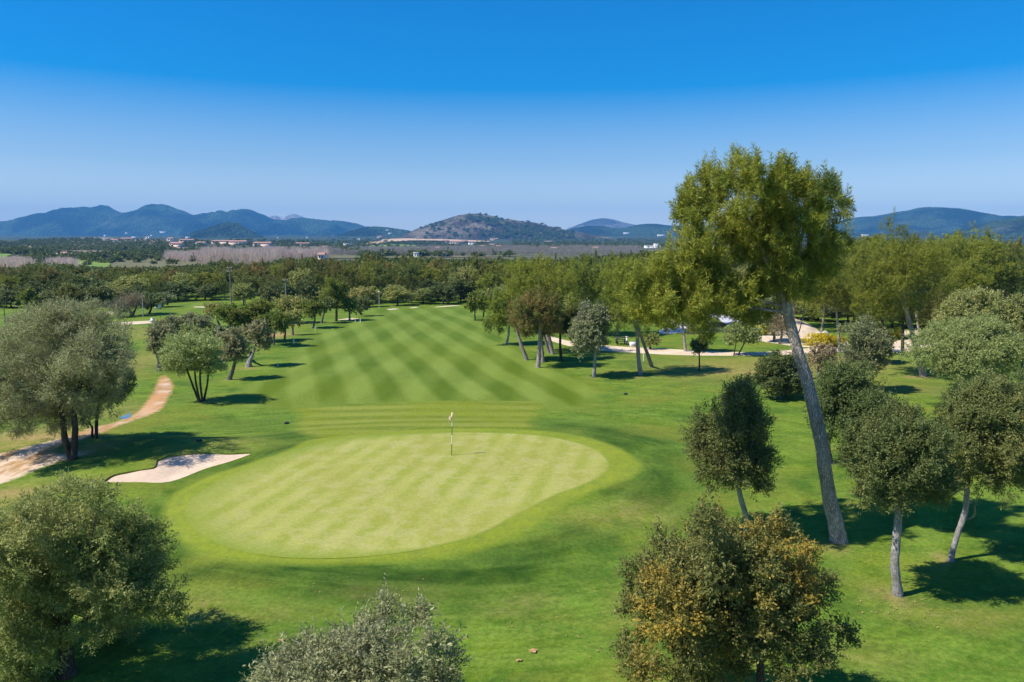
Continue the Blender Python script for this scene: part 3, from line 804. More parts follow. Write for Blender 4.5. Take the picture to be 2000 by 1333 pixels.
SEED = [100]
def tree_px(name, base, box, kind, leaf, bark, label, cat='tree', group=None, D=None, n=15, rel=0.42, tone=0.1, tvar=0.3, stems=None, tr=5, cov=2.0, cap=60000, dep=0.9, limbs=7, spikes=0, seed=None, inner=0.22, bend=0.0):
    """base (px,py) on the ground; box = crown x0,y0,x1,y1 in the photograph; tr = trunk width in photo px; stems = list of [(px,py,w),...]"""
    SEED[0] += 1
    rng = np.random.default_rng(seed or SEED[0])
    b = at(*base)
    if D: # crown hangs at another distance
        b = P(base[0], base[1], D); b.z = float(h0(b.x, b.y))
    Yc = b.y
    x0, y0, x1, y1 = box
    c = P((x0 + x1) / 2, (y0 + y1) / 2, Yc); s = Yc / F
    fu = 1.12 if kind == 'pine' else 1.05
    rx = (x1 - x0) / 2 * s * fu; rz = (y1 - y0) / 2 * s * fu; ry = rx * dep
    cl = auto_clumps(rng, c, rx, ry, rz, n, rel, tone, tvar)
    if stems is None:
        mid = b.lerp(c, 0.5) + Vector(((rng.random() - 0.5) * rx * 0.3 + bend * rx, (rng.random() - 0.5) * rx * 0.3, 0))
        r = tr * s / 2
        st = [[(*b, r), (*mid, r * 0.8), (*c, r * 0.45)]]
    else:
        st = []
        for sp in stems:
            row = []
            for k, (a, bb, ww) in enumerate(sp):
                if k == 0:
                    p = at(a, bb) if not D else P(a, bb, Yc)
                    y_k = p.y
                else: p = P(a, bb, y_k + (Yc - y_k) * k / (len(sp) - 1) + (rng.random() - .5) * 0.2)
                row.append((*p, ww * s / 2))
            st.append(row)
        if abs(st[0][0][1] - Yc) < 5: pass
    return build_tree(name, b, cl, st, kind, leaf, bark, Yc, label, cat, group, cov, cap, SEED[0], limbs, spikes, inner)

def tree_clumps(name, base, Y, clist, stems, kind, leaf, bark, label, depth, cat='tree', tone=0.1, tvar=0.25, cov=2.0, cap=150000, limbs=12, spikes=0, sq=(1.1, 1.1, 0.85), seed=7, extra=0.0, inner=0.22, tonefn=None):
    """hero tree: clumps listed in photo pixels (px,py,r[,dy]); each gets its own depth"""
    rng = np.random.default_rng(seed)
    b = P(base[0], base[1], Y); b.z = float(h0(b.x, b.y))
    s = Y / F
    cl = []
    for c in clist:
        dy = c[3] if len(c) > 3 else rng.uniform(-1, 1) * depth
        p = P(c[0], c[1], Y + dy); r = c[2] * (Y + dy) / F
        t = np.clip(tone + rng.normal() * tvar + (tonefn(c[0], c[1]) if tonefn else 0), 0, 1)
        cl.append((*p, r * sq[0], r * sq[1], r * sq[2], t))
    st = []
    for sp in stems:
        st.append([(*(P(a, bb, Y + (sp_dy if False else 0))), ww * s / 2) for (a, bb, ww) in sp])
    st[0][0] = (b.x, b.y, b.z, st[0][0][3])
    return build_tree(name, b, cl, st, kind, leaf, bark, Y, label, cat, None, cov, cap, seed, limbs, spikes, inner)

# ---- big leaning pine
pine_cl = [(1385,352,40),(1435,335,46),(1485,348,48),(1540,365,46),(1590,378,44),(1632,392,30),(1352,395,30),(1400,412,52),(1460,415,58),(1530,425,58),(1590,440,48),(1625,470,28),
 (1440,470,50),(1380,478,26),(1510,488,52),(1575,498,44),(1612,515,28),(1350,500,36),(1345,545,44),(1300,548,34),(1392,520,46),(1430,560,40),(1485,560,42),(1275,590,30),(1325,592,40),(1390,598,34),(1540,528,40),(1570,545,28),
 (1465,610,20),(1385,636,18),(1372,618,22),(1560,465,34),(1255,565,24)]
pine_cl = [(x_ - (0 if y_ < 480 else 6), 352 + (y_ - 335) * 0.965 + 4, r_) for x_, y_, r_ in pine_cl] + [(1262,610,26),(1300,622,24),(1325,565,34),(1345,468,24)]
tree_clumps('pine_tree', (1637, 1058), at(1637, 1058).y, pine_cl,
    [[(1637,1058,31),(1618,960,28),(1601,850,26),(1578,750,24),(1556,680,22),(1543,630,21),(1533,592,19)],
     [(1540,625,12),(1528,580,11),(1500,520,9),(1475,450,7),(1450,400,4)], [(1538,610,12),(1552,560,10),(1560,490,7),(1575,430,4)], [(1535,600,5),(1490,588,4.5),(1440,575,3),(1400,560,2)], [(1553,668,2.5),(1566,630,2),(1572,580,1.5),(1570,540,1)], [(1553,665,2.5),(1530,650,1.8),(1508,640,1)], [(1562,700,2.5),(1545,690,1.6),(1532,688,.8)], [(1575,745,2.2),(1592,738,1.5),(1600,728,.8)], [(1570,722,2),(1556,728,1.2),(1548,738,.6)]],
    'pine', 'pine', 'pinebark', 'tallest pine with a long bare trunk leaning left over the lawn', 2.0, tone=0.16, tvar=0.3, cov=2.4, cap=560000, limbs=26, spikes=700, seed=5, cat='pine tree', inner=0.12, sq=(1.08, 1.1, 0.84))

# ---- foreground trees
def grid_cl(x0, y0, x1, y1, n, r, seed):
    rg = np.random.default_rng(seed); out = []
    cx, cy, ax, ay = (x0 + x1) / 2, (y0 + y1) / 2, (x1 - x0) / 2, (y1 - y0) / 2
    for i in range(n):
        a = 2.39996 * i; q_ = math.sqrt((i + .5) / n)
        out.append((cx + math.cos(a) * q_ * (ax - r * .8) + rg.normal() * r * .15, cy + math.sin(a) * q_ * (ay - r * .7) + rg.normal() * r * .15, r * rg.uniform(.75, 1.2)))
    return out
tree_clumps('olive_tree', (135, 1385), 17.6, [(x_, y_ + (22 if x_ < 110 else 0), r_) for x_, y_, r_ in grid_cl(-90, 955, 330, 1235, 30, 54, 3)] + [(195,972,28),(135,962,28),(262,1024,32),(318,1160,36,-.6),(335,1195,24,-.6),(60,1000,36),(-10,1020,40),(60,1240,50),(180,1235,34),(-60,1200,60),(20,1290,40),(-40,1260,64),(40,1320,46),(225,1228,40),(275,1185,42),(90,1262,42),(-80,1070,56),(-70,1120,60),(290,1090,40)],
    [[(138,1400,34),(134,1330,30),(128,1260,26),(125,1190,20)], [(128,1260,14),(200,1180,11),(260,1130,7)], [(128,1250,14),(70,1170,11),(20,1110,7)]],
    'olive', 'olive', 'darkbark', 'large olive tree filling the lower left corner of the photo', 1.7, tone=0.2, cov=1.75, cap=260000, seed=8, limbs=16, inner=0.3)
tree_clumps('olive_tree', (700, 1790), 12.2, grid_cl(500, 1235, 900, 1540, 26, 62, 6) + [(765,1192,30),(820,1200,28),(720,1238,38),(855,1258,34),(870,1300,36),(660,1270,40),(590,1270,34),(545,1315,36),(520,1345,30),(610,1330,40)],
    [[(700,1790,40),(700,1650,36),(705,1500,30),(710,1400,22)], [(705,1500,18),(780,1380,12),(800,1280,6)], [(705,1500,16),(620,1400,11),(590,1330,6)]],
    'olive', 'silver', 'greybark', 'silvery grey olive crown cut by the bottom edge, front centre', 1.2, tone=0.15, cov=2.0, cap=300000, seed=9, limbs=16, inner=0.3, spikes=130)
tree_clumps('oak_tree', (1478, 1500), 15.6, grid_cl(1230, 1040, 1610, 1300, 30, 56, 12) + [(1375,1015,26),(1390,1035,34),(1300,1075,36),(1250,1120,34),(1500,1045,36),(1525,1035,24),(1560,1090,34),(1600,1150,32),(1645,1240,26),(1600,1270,34),(1240,1180,30),(1225,1270,30),(1255,1310,40),(1340,1320,50),(1420,1300,40),(1545,1310,34)],
    [[(1478,1500,20),(1480,1400,19),(1485,1320,17),(1484,1270,14)], [(1395,1500,13),(1402,1400,12),(1408,1330,10),(1395,1260,6)], [(1484,1280,8),(1540,1230,6),(1590,1200,3)]],
    'oak', 'gold', 'darkbark', 'yellow-brown oak in front at the bottom right of the photo', 1.4, tone=0.15, tvar=0.3, cov=2.2, cap=260000, seed=10, limbs=16, inner=0.25, spikes=500,
    tonefn=lambda x, y: 0.65 * math.exp(-((x - 1490) / 130) ** 2 - ((y - 1120) / 95) ** 2) - (0.25 if y > 1235 or x < 1290 else 0))
tree_px('holm_oak', (1462, 1048), (1340, 742, 1520, 985), 'oak', 'oak', 'oakbark', 'dark pear-shaped holm oak on a thin pale trunk, left of the leaning pine', 'oak tree', n=32, rel=0.30, stems=[[(1462,1048,11),(1456,1005,11),(1445,965,10),(1438,900,7)]], cap=110000, cov=1.9, spikes=150)
tree_px('holm_oak', (1753, 1163), (1652, 782, 1862, 1012), 'oak', 'oak', 'oakbark', 'round holm oak on a straight knobbly white trunk, right of the leaning pine', 'oak tree', n=34, rel=0.30, tone=0.35, stems=[[(1753,1163,19),(1748,1100,17),(1752,1040,16),(1757,985,14),(1762,900,9)]], cap=140000, cov=1.9, spikes=200)
tree_px('holm_oak', (1857, 1096), (1815, 742, 2030, 985), 'oak', 'oak', 'oakbark', 'holm oak with a crooked bent trunk near the right edge', 'oak tree', n=34, rel=0.30, tone=0.45, stems=[[(1857,1096,11),(1868,1050,11),(1885,1000,11),(1890,940,10),(1900,880,7)], [(1880,1020,5),(1903,1008,4),(1903,985,3)]], cap=140000, cov=1.9, spikes=200)
tree_px('holm_oak', (2030, 925), (1965, 700, 2140, 880), 'oak', 'oak', 'greybark', 'holm oak cut by the right edge behind the crooked trunk', 'oak tree', n=18, rel=0.4, stems=[[(2030,925,12),(2005,905,10),(1990,880,9),(2000,830,7)]], cap=40000)
tree_px('holm_oak', (1622, 905), (1585, 712, 1738, 880), 'oak', 'oak', 'greybark', 'dense dark holm oak standing just behind the leaning pine trunk', 'oak tree', n=22, rel=0.4, tone=0.0, tvar=.15, stems=[[(1622,905,10),(1618,860,9),(1640,800,7)]], cap=70000, cov=2.2)
tree_px('wild_olive', (1526, 778), (1476, 692, 1574, 782), 'oak', 'oak', 'greybark', 'leafy oak bush touching the lawn left of the leaning pine trunk', 'bush', n=18, rel=0.42, tone=0.15, cap=36000, spikes=60)
tree_px('wild_olive', (1690, 765), (1640, 615, 1742, 740), 'olive', 'silver', 'greybark', 'pale grey-green wild olive behind the dark oak and the leaning pine', 'olive tree', n=18, rel=0.4, cap=40000, stems=[[(1690,765,6),(1688,735,5),(1690,690,4)]])
tree_px('bare_bush', (1600, 740), (1570, 668, 1640, 738), 'olive', 'dry', 'greybark', 'half-bare dry bush right of the leaning pine by the sand', 'bush', n=10, cap=9000, cov=0.8)
# ---- left eucalyptus-like tree and its companion
tree_clumps('olive_tree', (138, 898), at(138, 898).y, [(120,618,34),(160,612,34),(190,640,38),(80,635,38),(40,660,44),(0,690,46),(60,710,55),(120,680,58),(175,690,52),(215,690,34),(225,740,30),(175,750,48),(120,760,55),(60,780,50),(10,770,48),(-40,740,50),(150,812,34),(100,815,34),(30,822,34),(200,790,30),(-10,820,30),(228,715,24),(-60,690,40),(140,640,45),(-40,800,40),(110,720,60),(70,770,54),(160,700,54),(20,740,50)],
    [[(133,899,13),(127,860,12),(123,820,10),(115,760,7)], [(145,897,13),(147,850,12),(146,800,10),(160,740,7)]],
    'olive', 'silver', 'darkbark', 'big rounded grey-green tree with two trunks beside the dirt track', 2.3, tone=0.1, cov=3.2, cap=330000, seed=21, limbs=14, sq=(1.22, 1.2, 1.0))
tree_px('holm_oak', (188, 857), (160, 690, 256, 815), 'oak', 'oak', 'darkbark', 'slim dark oak hiding behind the two-trunked tree by the track', 'oak tree', n=14, rel=0.45, tone=0, tvar=.15, stems=[[(188,857,7),(189,820,6),(195,770,4)], [(180,855,5),(180,835,4),(172,825,3)]], cap=30000)

# ---- row of olives left of the fairway
OG = 'olive trees in the row left of the fairway'
tree_px('olive_tree', (312, 724), (284, 640, 352, 700), 'olive', 'silver', 'greybark', 'grey olive on a thick pale stump where the dirt track ends', 'olive tree', OG, n=14, stems=[[(312,724,12),(312,705,10),(306,690,6)], [(314,708,6),(320,690,5),(325,670,3)]], tone=0.0)
tree_px('olive_tree', (392, 786), (321, 646, 441, 742), 'olive', 'lightgreen', 'darkbark', 'soft green olive fanning out on four thin stems', 'olive tree', OG, n=20, rel=0.4, stems=[[(388,784,4.5),(377,755,4),(366,725,3.5),(355,700,2)], [(390,785,4.5),(383,750,4),(380,720,3)], [(395,785,4.5),(391,745,4),(391,715,3)], [(398,784,4.5),(405,750,4),(408,720,3),(415,700,2)]], cap=45000, cov=2.1)
tree_px('olive_tree', (449, 742), (420, 640, 484, 712), 'olive', 'silver', 'greybark', 'olive with pale flowering top, right of the four-stemmed one', 'olive tree', OG, n=14, tone=0.4, stems=[[(449,742,9),(455,722,7),(461,700,5)]])
tree_px('olive_tree', (487, 717), (468, 629, 528, 690), 'olive', 'silver', 'oakbark', 'olive on a stout twisted white trunk with a round burl', 'olive tree', OG, n=14, tone=0.1, stems=[[(486,717,12),(489,703,8),(494,692,5),(500,675,4)], [(489,703,6),(487,696,6),(491,690,6)]])
tree_px('olive_tree', (332, 690), (296, 612, 362, 662), 'olive', 'silver', 'greybark', 'olive behind the stump-trunk olive, leftmost crown of the back row', 'olive tree', OG, n=12)
tree_px('olive_tree', (378, 690), (345, 610, 412, 655), 'olive', 'silver', 'greybark', 'dull olive in the back row above the four-stemmed one', 'olive tree', OG, n=12, tone=0.2)
tree_px('olive_tree', (376, 705), (350, 636, 408, 670), 'olive', 'lightgreen', 'greybark', 'whitish olive crown just behind the four-stemmed one', 'olive tree', OG, n=12, tone=0.0)
tree_px('olive_tree', (436, 700), (415, 640, 452, 672), 'olive', 'silver', 'greybark', 'small olive between the pale-topped and four-stemmed ones', 'olive tree', OG, n=10)
YG = 'yellow-green trees left of the fairway'
for (bx, by, x0, y0, x1, y1, leaf, lab) in [
   (455,672,420,598,486,648,'yellowgreen','broad yellow-green tree left of a sandy patch in the left tree row'),
   (505,668,470,590,540,650,'yellowgreen','bright yellow-green tree beside the sandy patch in the left tree row'),
   (535,675,508,606,566,652,'yellowgreen','yellow-green tree on a dark straight trunk before the sandy patch'),
   (556,664,540,615,576,645,'olive','small olive right of the sandy patch, left tree row'),
   (572,655,556,608,590,640,'olive','small olive at the far right of the sandy patch'),
   (430,640,402,592,446,622,'olive','grey olive behind the broad yellow-green tree'),
   (560,632,536,580,600,620,'olive','olive crown under the tall power pylon'),
   (612,641,590,585,636,622,'yellowgreen','round-headed young tree alone at the left edge of the fairway'),
   (628,632,622,580,652,612,'oak','dark little oak right behind the round-headed young tree'),
   (683,627,669,586,699,617,'yellowgreen','ball-shaped small tree before a small sand strip')]:
    tree_px('broadleaf_tree', (bx, by), (x0, y0, x1, y1), 'oak', leaf, 'greybark', lab, 'tree', YG, n=12, cap=16000, tr=4, tone=0.1)
tree_px('pine_tree', (657, 628), (628, 548, 672, 608), 'pine', 'pine', 'darkbark', 'slender pine with white-painted trunk foot left of the far fairway', 'pine tree', n=14, cap=16000, stems=[[(657,628,5),(657,600,4),(655,575,3)]], spikes=20)
tree_px('broadleaf_tree', (705, 618), (690, 583, 728, 607), 'oak', 'oak', 'darkbark', 'leaning dark oak behind the ball-shaped tree', 'oak tree', stems=[[(705,614,4),(697,604,3),(705,595,2)]], n=10, cap=12000)
tree_px('bare_tree', (228, 620), (211, 589, 247, 613), 'bare', 'dry', 'greybark', 'leafless twisted tree, left one of two by the tan bunker', 'bare tree', 'leafless twisted trees', n=9, cap=3500, cov=1.4, stems=[[(228,620,5),(224,610,3),(219,600,2)], [(230,620,5),(236,608,3),(238,600,2)]])
tree_px('bare_tree', (258, 617), (238, 577, 278, 607), 'bare', 'dry', 'greybark', 'leafless twisted tree, taller right one of two by the tan bunker', 'bare tree', 'leafless twisted trees', n=9, cap=4500, cov=1.4, stems=[[(257,617,6),(252,604,3),(248,595,2)], [(259,617,6),(265,604,3),(268,592,2)]])
for (bx, by, x0, y0, x1, y1, leaf, lab) in [
   (190,600,166,562,222,596,'oak','round dark holm oak behind the left bare tree'),
   (292,613,272,572,318,604,'oak','dark oak by the thin post right of the bare trees'),
   (315,600,300,575,338,600,'silver','pale olive by the white cabinet'),
   (222,596,214,572,240,594,'oak','small dark oak between the round oak and the bare trees'),
   (130,606,110,560,172,600,'browned','brownish bush-like tree peeping over the big two-trunked tree'),
   (55,608,42,566,72,596,'yellowgreen','bright yellow tree in the left woodland edge')]:
    tree_px('broadleaf_tree', (bx, by), (x0, y0, x1, y1), 'oak', leaf, 'darkbark', lab, 'tree', n=12, cap=14000, tr=4)

# ---- pines and olives right of the fairway
PG = 'pines right of the fairway'
tree_px('pine_tree', (989, 674), (952, 566, 1020, 652), 'pine', 'pine', 'pinebark', 'leftmost pine of the right-hand group, thin short trunk', 'pine tree', PG, n=18, stems=[[(989,674,5),(993,655,4.5),(996,620,3)]], spikes=40)
tree_px('pine_tree', (1028, 704), (1000, 590, 1052, 665), 'pine', 'browned', 'pinebark', 'browned pine on a left-leaning trunk beside the fairway', 'pine tree', PG, n=16, tone=0.5, stems=[[(1028,704,8),(1020,680,7),(1011,650,6),(1008,625,4)]], spikes=40)
tree_px('pine_tree', (1051, 719), (1005, 570, 1092, 664), 'pine', 'browned', 'pinebark', 'rusty-tinged pine standing nearest the fairway in the right group', 'pine tree', PG, n=22, tone=0.35, stems=[[(1051,719,9),(1053,690,8),(1055,650,7),(1055,610,4)]], spikes=60)
tree_px('pine_tree', (1059, 708), (1040, 585, 1100, 660), 'pine', 'pine2', 'pinebark', 'pine with pale trunk foot right behind the rusty-tinged pine', 'pine tree', PG, n=14, stems=[[(1059,708,9),(1058,680,7),(1056,640,5)]])
tree_px('pine_tree', (1079, 692), (985, 506, 1115, 600), 'pine', 'pine', 'pinebark', 'tall broad pine on two leaning trunks towering over the right group', 'pine tree', PG, n=26, rel=0.38, stems=[[(1079,692,8),(1071,655,7),(1062,610,6),(1055,560,5)], [(1072,690,6),(1064,660,5),(1055,620,4)]], cap=70000, spikes=120, tone=0.1)
tree_px('pine_tree', (1096, 705), (1078, 590, 1132, 664), 'pine', 'pine2', 'darkbark', 'dark upright pine between the rusty pine and the pale olive', 'pine tree', PG, n=14, stems=[[(1096,705,6),(1094,670,5),(1096,630,4)]])
tree_px('holm_oak', (1122, 682), (1100, 605, 1165, 665), 'oak', 'oak', 'darkbark', 'dark oak on thin crossing stems behind the pale round olive', 'oak tree', n=14, stems=[[(1122,672,3),(1112,660,3),(1105,645,2)], [(1126,672,3),(1120,655,3),(1125,640,2)]])
tree_px('olive_tree', (1160, 737), (1119, 603, 1200, 695), 'olive', 'silver', 'oakbark', 'pale egg-shaped olive on a short trunk among the right pines', 'olive tree', n=20, tone=0.55, stems=[[(1160,737,7),(1162,710,6),(1163,680,5)]], cap=45000, spikes=60)
tree_px('pine_tree', (1251, 733), (1168, 520, 1290, 655), 'pine', 'pine', 'pinebark', 'yellow-green pine on two trunks crossing like a narrow V', 'pine tree', PG, n=28, rel=0.38, stems=[[(1251,733,9),(1247,700,8),(1244,650,7),(1235,600,5)], [(1272,717,9),(1262,685,7),(1250,650,6),(1240,610,4)]], cap=80000, spikes=120)
tree_px('pine_tree', (1339, 687), (1308, 578, 1372, 635), 'pine', 'pine', 'pinebark', 'pine on a thin straight trunk right beside the gravel path', 'pine tree', PG, n=16, stems=[[(1339,687,6),(1336,660,5),(1332,625,4)]], tone=0.0)
tree_px('young_tree', (1366, 724), (1350, 662, 1382, 694), 'oak', 'oak', 'darkbark', 'small lollipop-shaped young oak on a thin trunk below the gravel path', 'oak tree', n=10, stems=[[(1366,724,3.5),(1366,705,3),(1366,680,2)]], cap=14000, spikes=30)
tree_px('bush', (1270, 683), (1254, 650, 1286, 679), 'oak', 'olive', 'darkbark', 'round olive bush behind the V-shaped pine trunks', 'bush', n=10, cap=10000)
tree_px('olive_tree', (1438, 695), (1404, 632, 1482, 673), 'olive', 'lightgreen', 'greybark', 'flat-topped small olive on two slanting stems by the path', 'olive tree', n=14, stems=[[(1433,695,2.5),(1436,680,2),(1438,665,2)], [(1442,694,3),(1448,682,3),(1455,668,2)]])
tree_px('broadleaf_tree', (1450, 640), (1426, 586, 1476, 626), 'oak', 'oak', 'darkbark', 'dark oak standing behind the plastic sheeting at the pond', 'oak tree', n=12)
tree_px('olive_tree', (1512, 668), (1478, 575, 1540, 640), 'olive', 'silver', 'greybark', 'grey olive right behind the upper trunk of the leaning pine', 'olive tree', n=14)
tree_px('bare_bush', (1523, 672), (1508, 618, 1545, 655), 'bare', 'dry', 'greybark', 'grey bare bush on the sand mound behind the leaning pine', 'bush', n=8, cap=3000)
tree_px('pine_tree', (928, 627), (912, 572, 950, 612), 'oak', 'yellowgreen', 'darkbark', 'nearer one of two small trees at the right of the far fairway', 'tree', n=12, cap=12000, tr=3)
tree_px('pine_tree', (944, 620), (932, 565, 962, 608), 'oak', 'olive', 'darkbark', 'farther one of two small trees at the right of the far fairway', 'tree', n=12, cap=12000, tr=3)
tree_px('olive_tree', (1905, 800), (1800, 625, 2010, 762), 'olive', 'lightgreen', 'greybark', 'wide soft-green olive tree below the skyline pines at the right', 'olive tree', n=26, rel=0.38, cap=110000, cov=2.1)
tree_px('olive_tree', (1890, 770), (1838, 566, 1950, 680), 'olive', 'lightgreen', 'greybark', 'tall soft-green olive rising behind the wide one at the right', 'olive tree', n=20, rel=0.4, cap=60000)
tree_px('olive_tree', (1995, 760), (1930, 580, 2060, 700), 'olive', 'lightgreen', 'greybark', 'soft-green olive cut by the right edge of the photo', 'olive tree', n=18, cap=60000)
tree_px('bush', (1930, 850), (1860, 735, 2010, 830), 'oak', 'oak', 'greybark', 'low leafy oak scrub above the crooked-trunk oak', 'bush', n=16, cap=40000, tone=0.4)
tree_px('pine_tree', (1802, 735), (1672, 478, 1850, 640), 'pine', 'pine', 'pinebark', 'broad pine with a slanting trunk behind the right-hand oaks', 'pine tree', n=32, rel=0.36, tone=0.1, stems=[[(1802,735,12),(1793,700,11),(1783,655,10),(1768,600,9),(1755,560,6)]], cap=110000, spikes=200)
tree_px('pine_tree', (1765, 694), (1730, 540, 1800, 640), 'pine', 'pine2', 'darkbark', 'dark straight pine trunk standing left of the slanting one', 'pine tree', n=14, stems=[[(1763,694,7),(1763,650,6),(1763,600,5)]])
tree_px('pine_tree', (1640, 690), (1570, 520, 1690, 625), 'pine', 'pine', 'pinebark', 'bushy pine just right of the leaning pine crown', 'pine tree', n=22, cap=70000, spikes=80, tone=0.3)
tree_px('pine_tree', (1868, 650), (1800, 456, 1955, 560), 'pine', 'pine', 'pinebark', 'pine whose rounded crown tops the right skyline', 'pine tree', n=26, rel=0.38, cap=80000, spikes=120, tone=0.25)
tree_px('pine_tree', (1915, 690), (1850, 515, 1940, 600), 'pine', 'pine', 'darkbark', 'yellowish pine below the rounded skyline crown', 'pine tree', n=18, cap=50000)
tree_px('pine_tree', (1725, 640), (1650, 466, 1760, 540), 'pine', 'pine', 'darkbark', 'pine on the right skyline beside the white block house', 'pine tree', n=22, cap=60000, tone=0.1)
tree_px('holm_oak', (1690, 712), (1672, 628, 1748, 700), 'oak', 'oak', 'darkbark', 'dark oak left of the twin dark trunks by the sand', 'oak tree', n=14)

WG = 'pines massed behind the sand and the pond'
for (bx, by, x0, y0, x1, y1, leaf, lab) in [
   (1605,648,1555,492,1665,600,'pine','pine peeping out between the leaning pine crown and the broad slanting-trunk pine'),
   (1795,650,1745,478,1850,575,'pine2','dull pine filling the dip left of the rounded skyline crown'),
   (1962,650,1915,500,2030,600,'pine2','dull pine at the right edge below the skyline'),
   (1700,660,1650,535,1745,632,'pine2','dark pine under the broad slanting-trunk pine, left side'),
   (1848,672,1795,556,1885,655,'pine2','dark pine between the slanting trunk and the tall soft-green olive'),
   (1545,640,1495,515,1600,602,'pine2','dark pine seen through the fork of the leaning pine'),
   (1135,655,1095,515,1180,612,'pine','pine right behind the dark upright pine in the right group'),
   (1030,650,985,545,1075,632,'pine2','dark pine filling the gap left of the rusty-tinged pine'),
   (1205,655,1150,506,1240,606,'pine','pine just left of the V-trunk pine crown'),
   (1300,650,1245,520,1345,612,'pine','yellowish pine joining the leaning pine crown on its lower left'),
   (1390,636,1340,560,1440,618,'pine2','dark pine behind the pond under the leaning crown')]:
    tree_px('pine_tree', (bx, by), (x0, y0, x1, y1), 'pine', leaf, 'pinebark', lab, 'pine tree', WG, n=20, rel=0.4, cap=36000, tone=0.15, spikes=40)
# gorse and shrubs by the sand
GG = 'flowering gorse bushes'
tree_px('gorse_bush', (1492, 655), (1477, 632, 1504, 654), 'oak', 'gorse', 'darkbark', 'bright yellow gorse left of the leaning pine trunk', 'bush', GG, n=8, cap=9000, tone=0)
tree_px('gorse_bush', (1508, 656), (1496, 632, 1518, 655), 'oak', 'yellowgreen', 'darkbark', 'green broom bush right beside the bright yellow gorse', 'bush', n=8, cap=9000, tone=0)
tree_px('gorse_bush', (1612, 676), (1574, 654, 1648, 676), 'oak', 'gorse', 'darkbark', 'long low yellow gorse right of the leaning pine trunk', 'bush', GG, n=14, cap=16000, tone=0.5)
tree_px('gorse_bush', (1749, 662), (1740, 640, 1760, 662), 'oak', 'gorse', 'darkbark', 'small yellow gorse left of the twin dark trunks', 'bush', GG, n=8, cap=8000, tone=0)

# ------------------------------------------------------------------ forest
def forest_variant(seed, kind, leaf, bark, rz, tone, n=14, cov=1.7):
    rng = np.random.default_rng(seed)
    r = 1.0
    cl = auto_clumps(rng, (0, 0, 1.4 if kind == 'pine' else 1.25), 1.0, 1.0, rz, n, 0.42, tone, 0.25)
    a = leafcloud(rng, [(c[0] * 3, c[1] * 3, c[2] * 3, c[3] * 3, c[4] * 3, c[5] * 3, c[6]) for c in cl], kind, 130, cov, 9000, 30 if kind == 'pine' else 0)
    V = a[0] / 3
    cm = crown_mesh('crown', (V, a[1], a[2], a[3])); cm.materials.append(M[leaf])
    paths = [[(0, 0, -0.1, 0.06), (0.03, 0.02, 0.5, 0.05), (0.05, 0, 1.0, 0.04), (0.0, 0, 1.6, 0.02)]]
    for c in cl[:4]: paths.append([(0.04, 0, 0.95, 0.03), (c[0], c[1], c[2], 0.01)])
    Vt, Ft = tubes(rng, paths, 6)
    tm = mesh_np('trunk', Vt, Ft); tm.materials.append(M[bark]); tm.shade_smooth()
    return cm, tm
FV = {'pine': [forest_variant(300 + i, 'pine', ['pine2', 'pine2', 'browned', 'pine'][i], 'pinebark', [1.1, 1.15, 1.05, 1.0][i], [0.1, 0.5, 0.0, 0.4][i]) for i in range(4)],
      'oak': [forest_variant(320 + i, 'oak', ['oak', 'oak', 'olive'][i], 'darkbark', [1.05, 1.1, 1.0][i], [0.0, 0.3, 0.2][i]) for i in range(3)]}
rngF = np.random.default_rng(77)
TOPX = [-200, 0, 60, 100, 150, 200, 300, 400, 430, 480, 520, 560, 620, 690, 730, 760, 820, 900, 1000, 1100, 1200, 1300, 1400, 1500, 1600, 1650, 1720, 1800, 1900, 2000, 2200]
TOPY = [525, 525, 520, 516, 520, 523, 524, 520, 513, 517, 517, 507, 506, 510, 500, 507, 508, 509, 510, 508, 500, 494, 490, 488, 488, 484, 480, 478, 476, 478, 478]
BASEX = [-300, 0, 60, 180, 330, 345, 450, 470, 700, 760, 905, 950, 1010, 1120, 1200, 1300, 1420, 1600, 1700, 1830, 2050, 2300]
BASEY = [600, 600, 603, 598, 592, 587, 586, 600, 601, 598, 594, 602, 612, 622, 628, 617, 616, 628, 640, 645, 650, 650]
placed = []
def zone(px):
    return ('left photo edge' if px < 330 else 'lawn gap' if px < 480 else 'far fairway end' if px < 960 else 'right pine group' if px < 1320 else 'sheeted pond' if px < 1640 else 'right skyline pines')
    return ('left edge of the photo' if px < 330 else 'gap where the far lawn shows' if px < 480 else 'far end of the striped fairway' if px < 960 else 'right-hand pine group' if px < 1320 else 'sheeted pond and sand' if px < 1640 else 'right skyline pines')
cnt = {'pine': 0, 'oak': 0}
rows = 0
def put_forest(px, Yt, kind, s, sz, k, row):
    x = (px - CX) / F * Yt
    zz = float(h0(x, Yt))
    cm, tm = FV[kind][k % len(FV[kind])]
    zt = {'pine': 'pine', 'oak': 'holm oak'}[kind]
    rw = ['front row', 'middle rows', 'back rows'][min(row // 2, 2)]
    e = empty('pine_tree' if kind == 'pine' else 'holm_oak', (x, Yt, zz), '%s, %s of wood by %s' % ({'pine': 'bushy pine', 'oak': 'dark rounded oak'}[kind], rw, zone(px)), {'pine': 'pine tree', 'oak': 'oak tree'}[kind], '%ss, %s of wood by %s' % (zt, rw, zone(px)))
    e.scale = (s, s, sz); e.rotation_euler = (0, 0, rngF.uniform(0, 6.28))
    for nm, mm in (('crown', cm), ('trunk', tm)):
        o = bpy.data.objects.new(nm, mm); o.parent = e; C.objects.link(o)
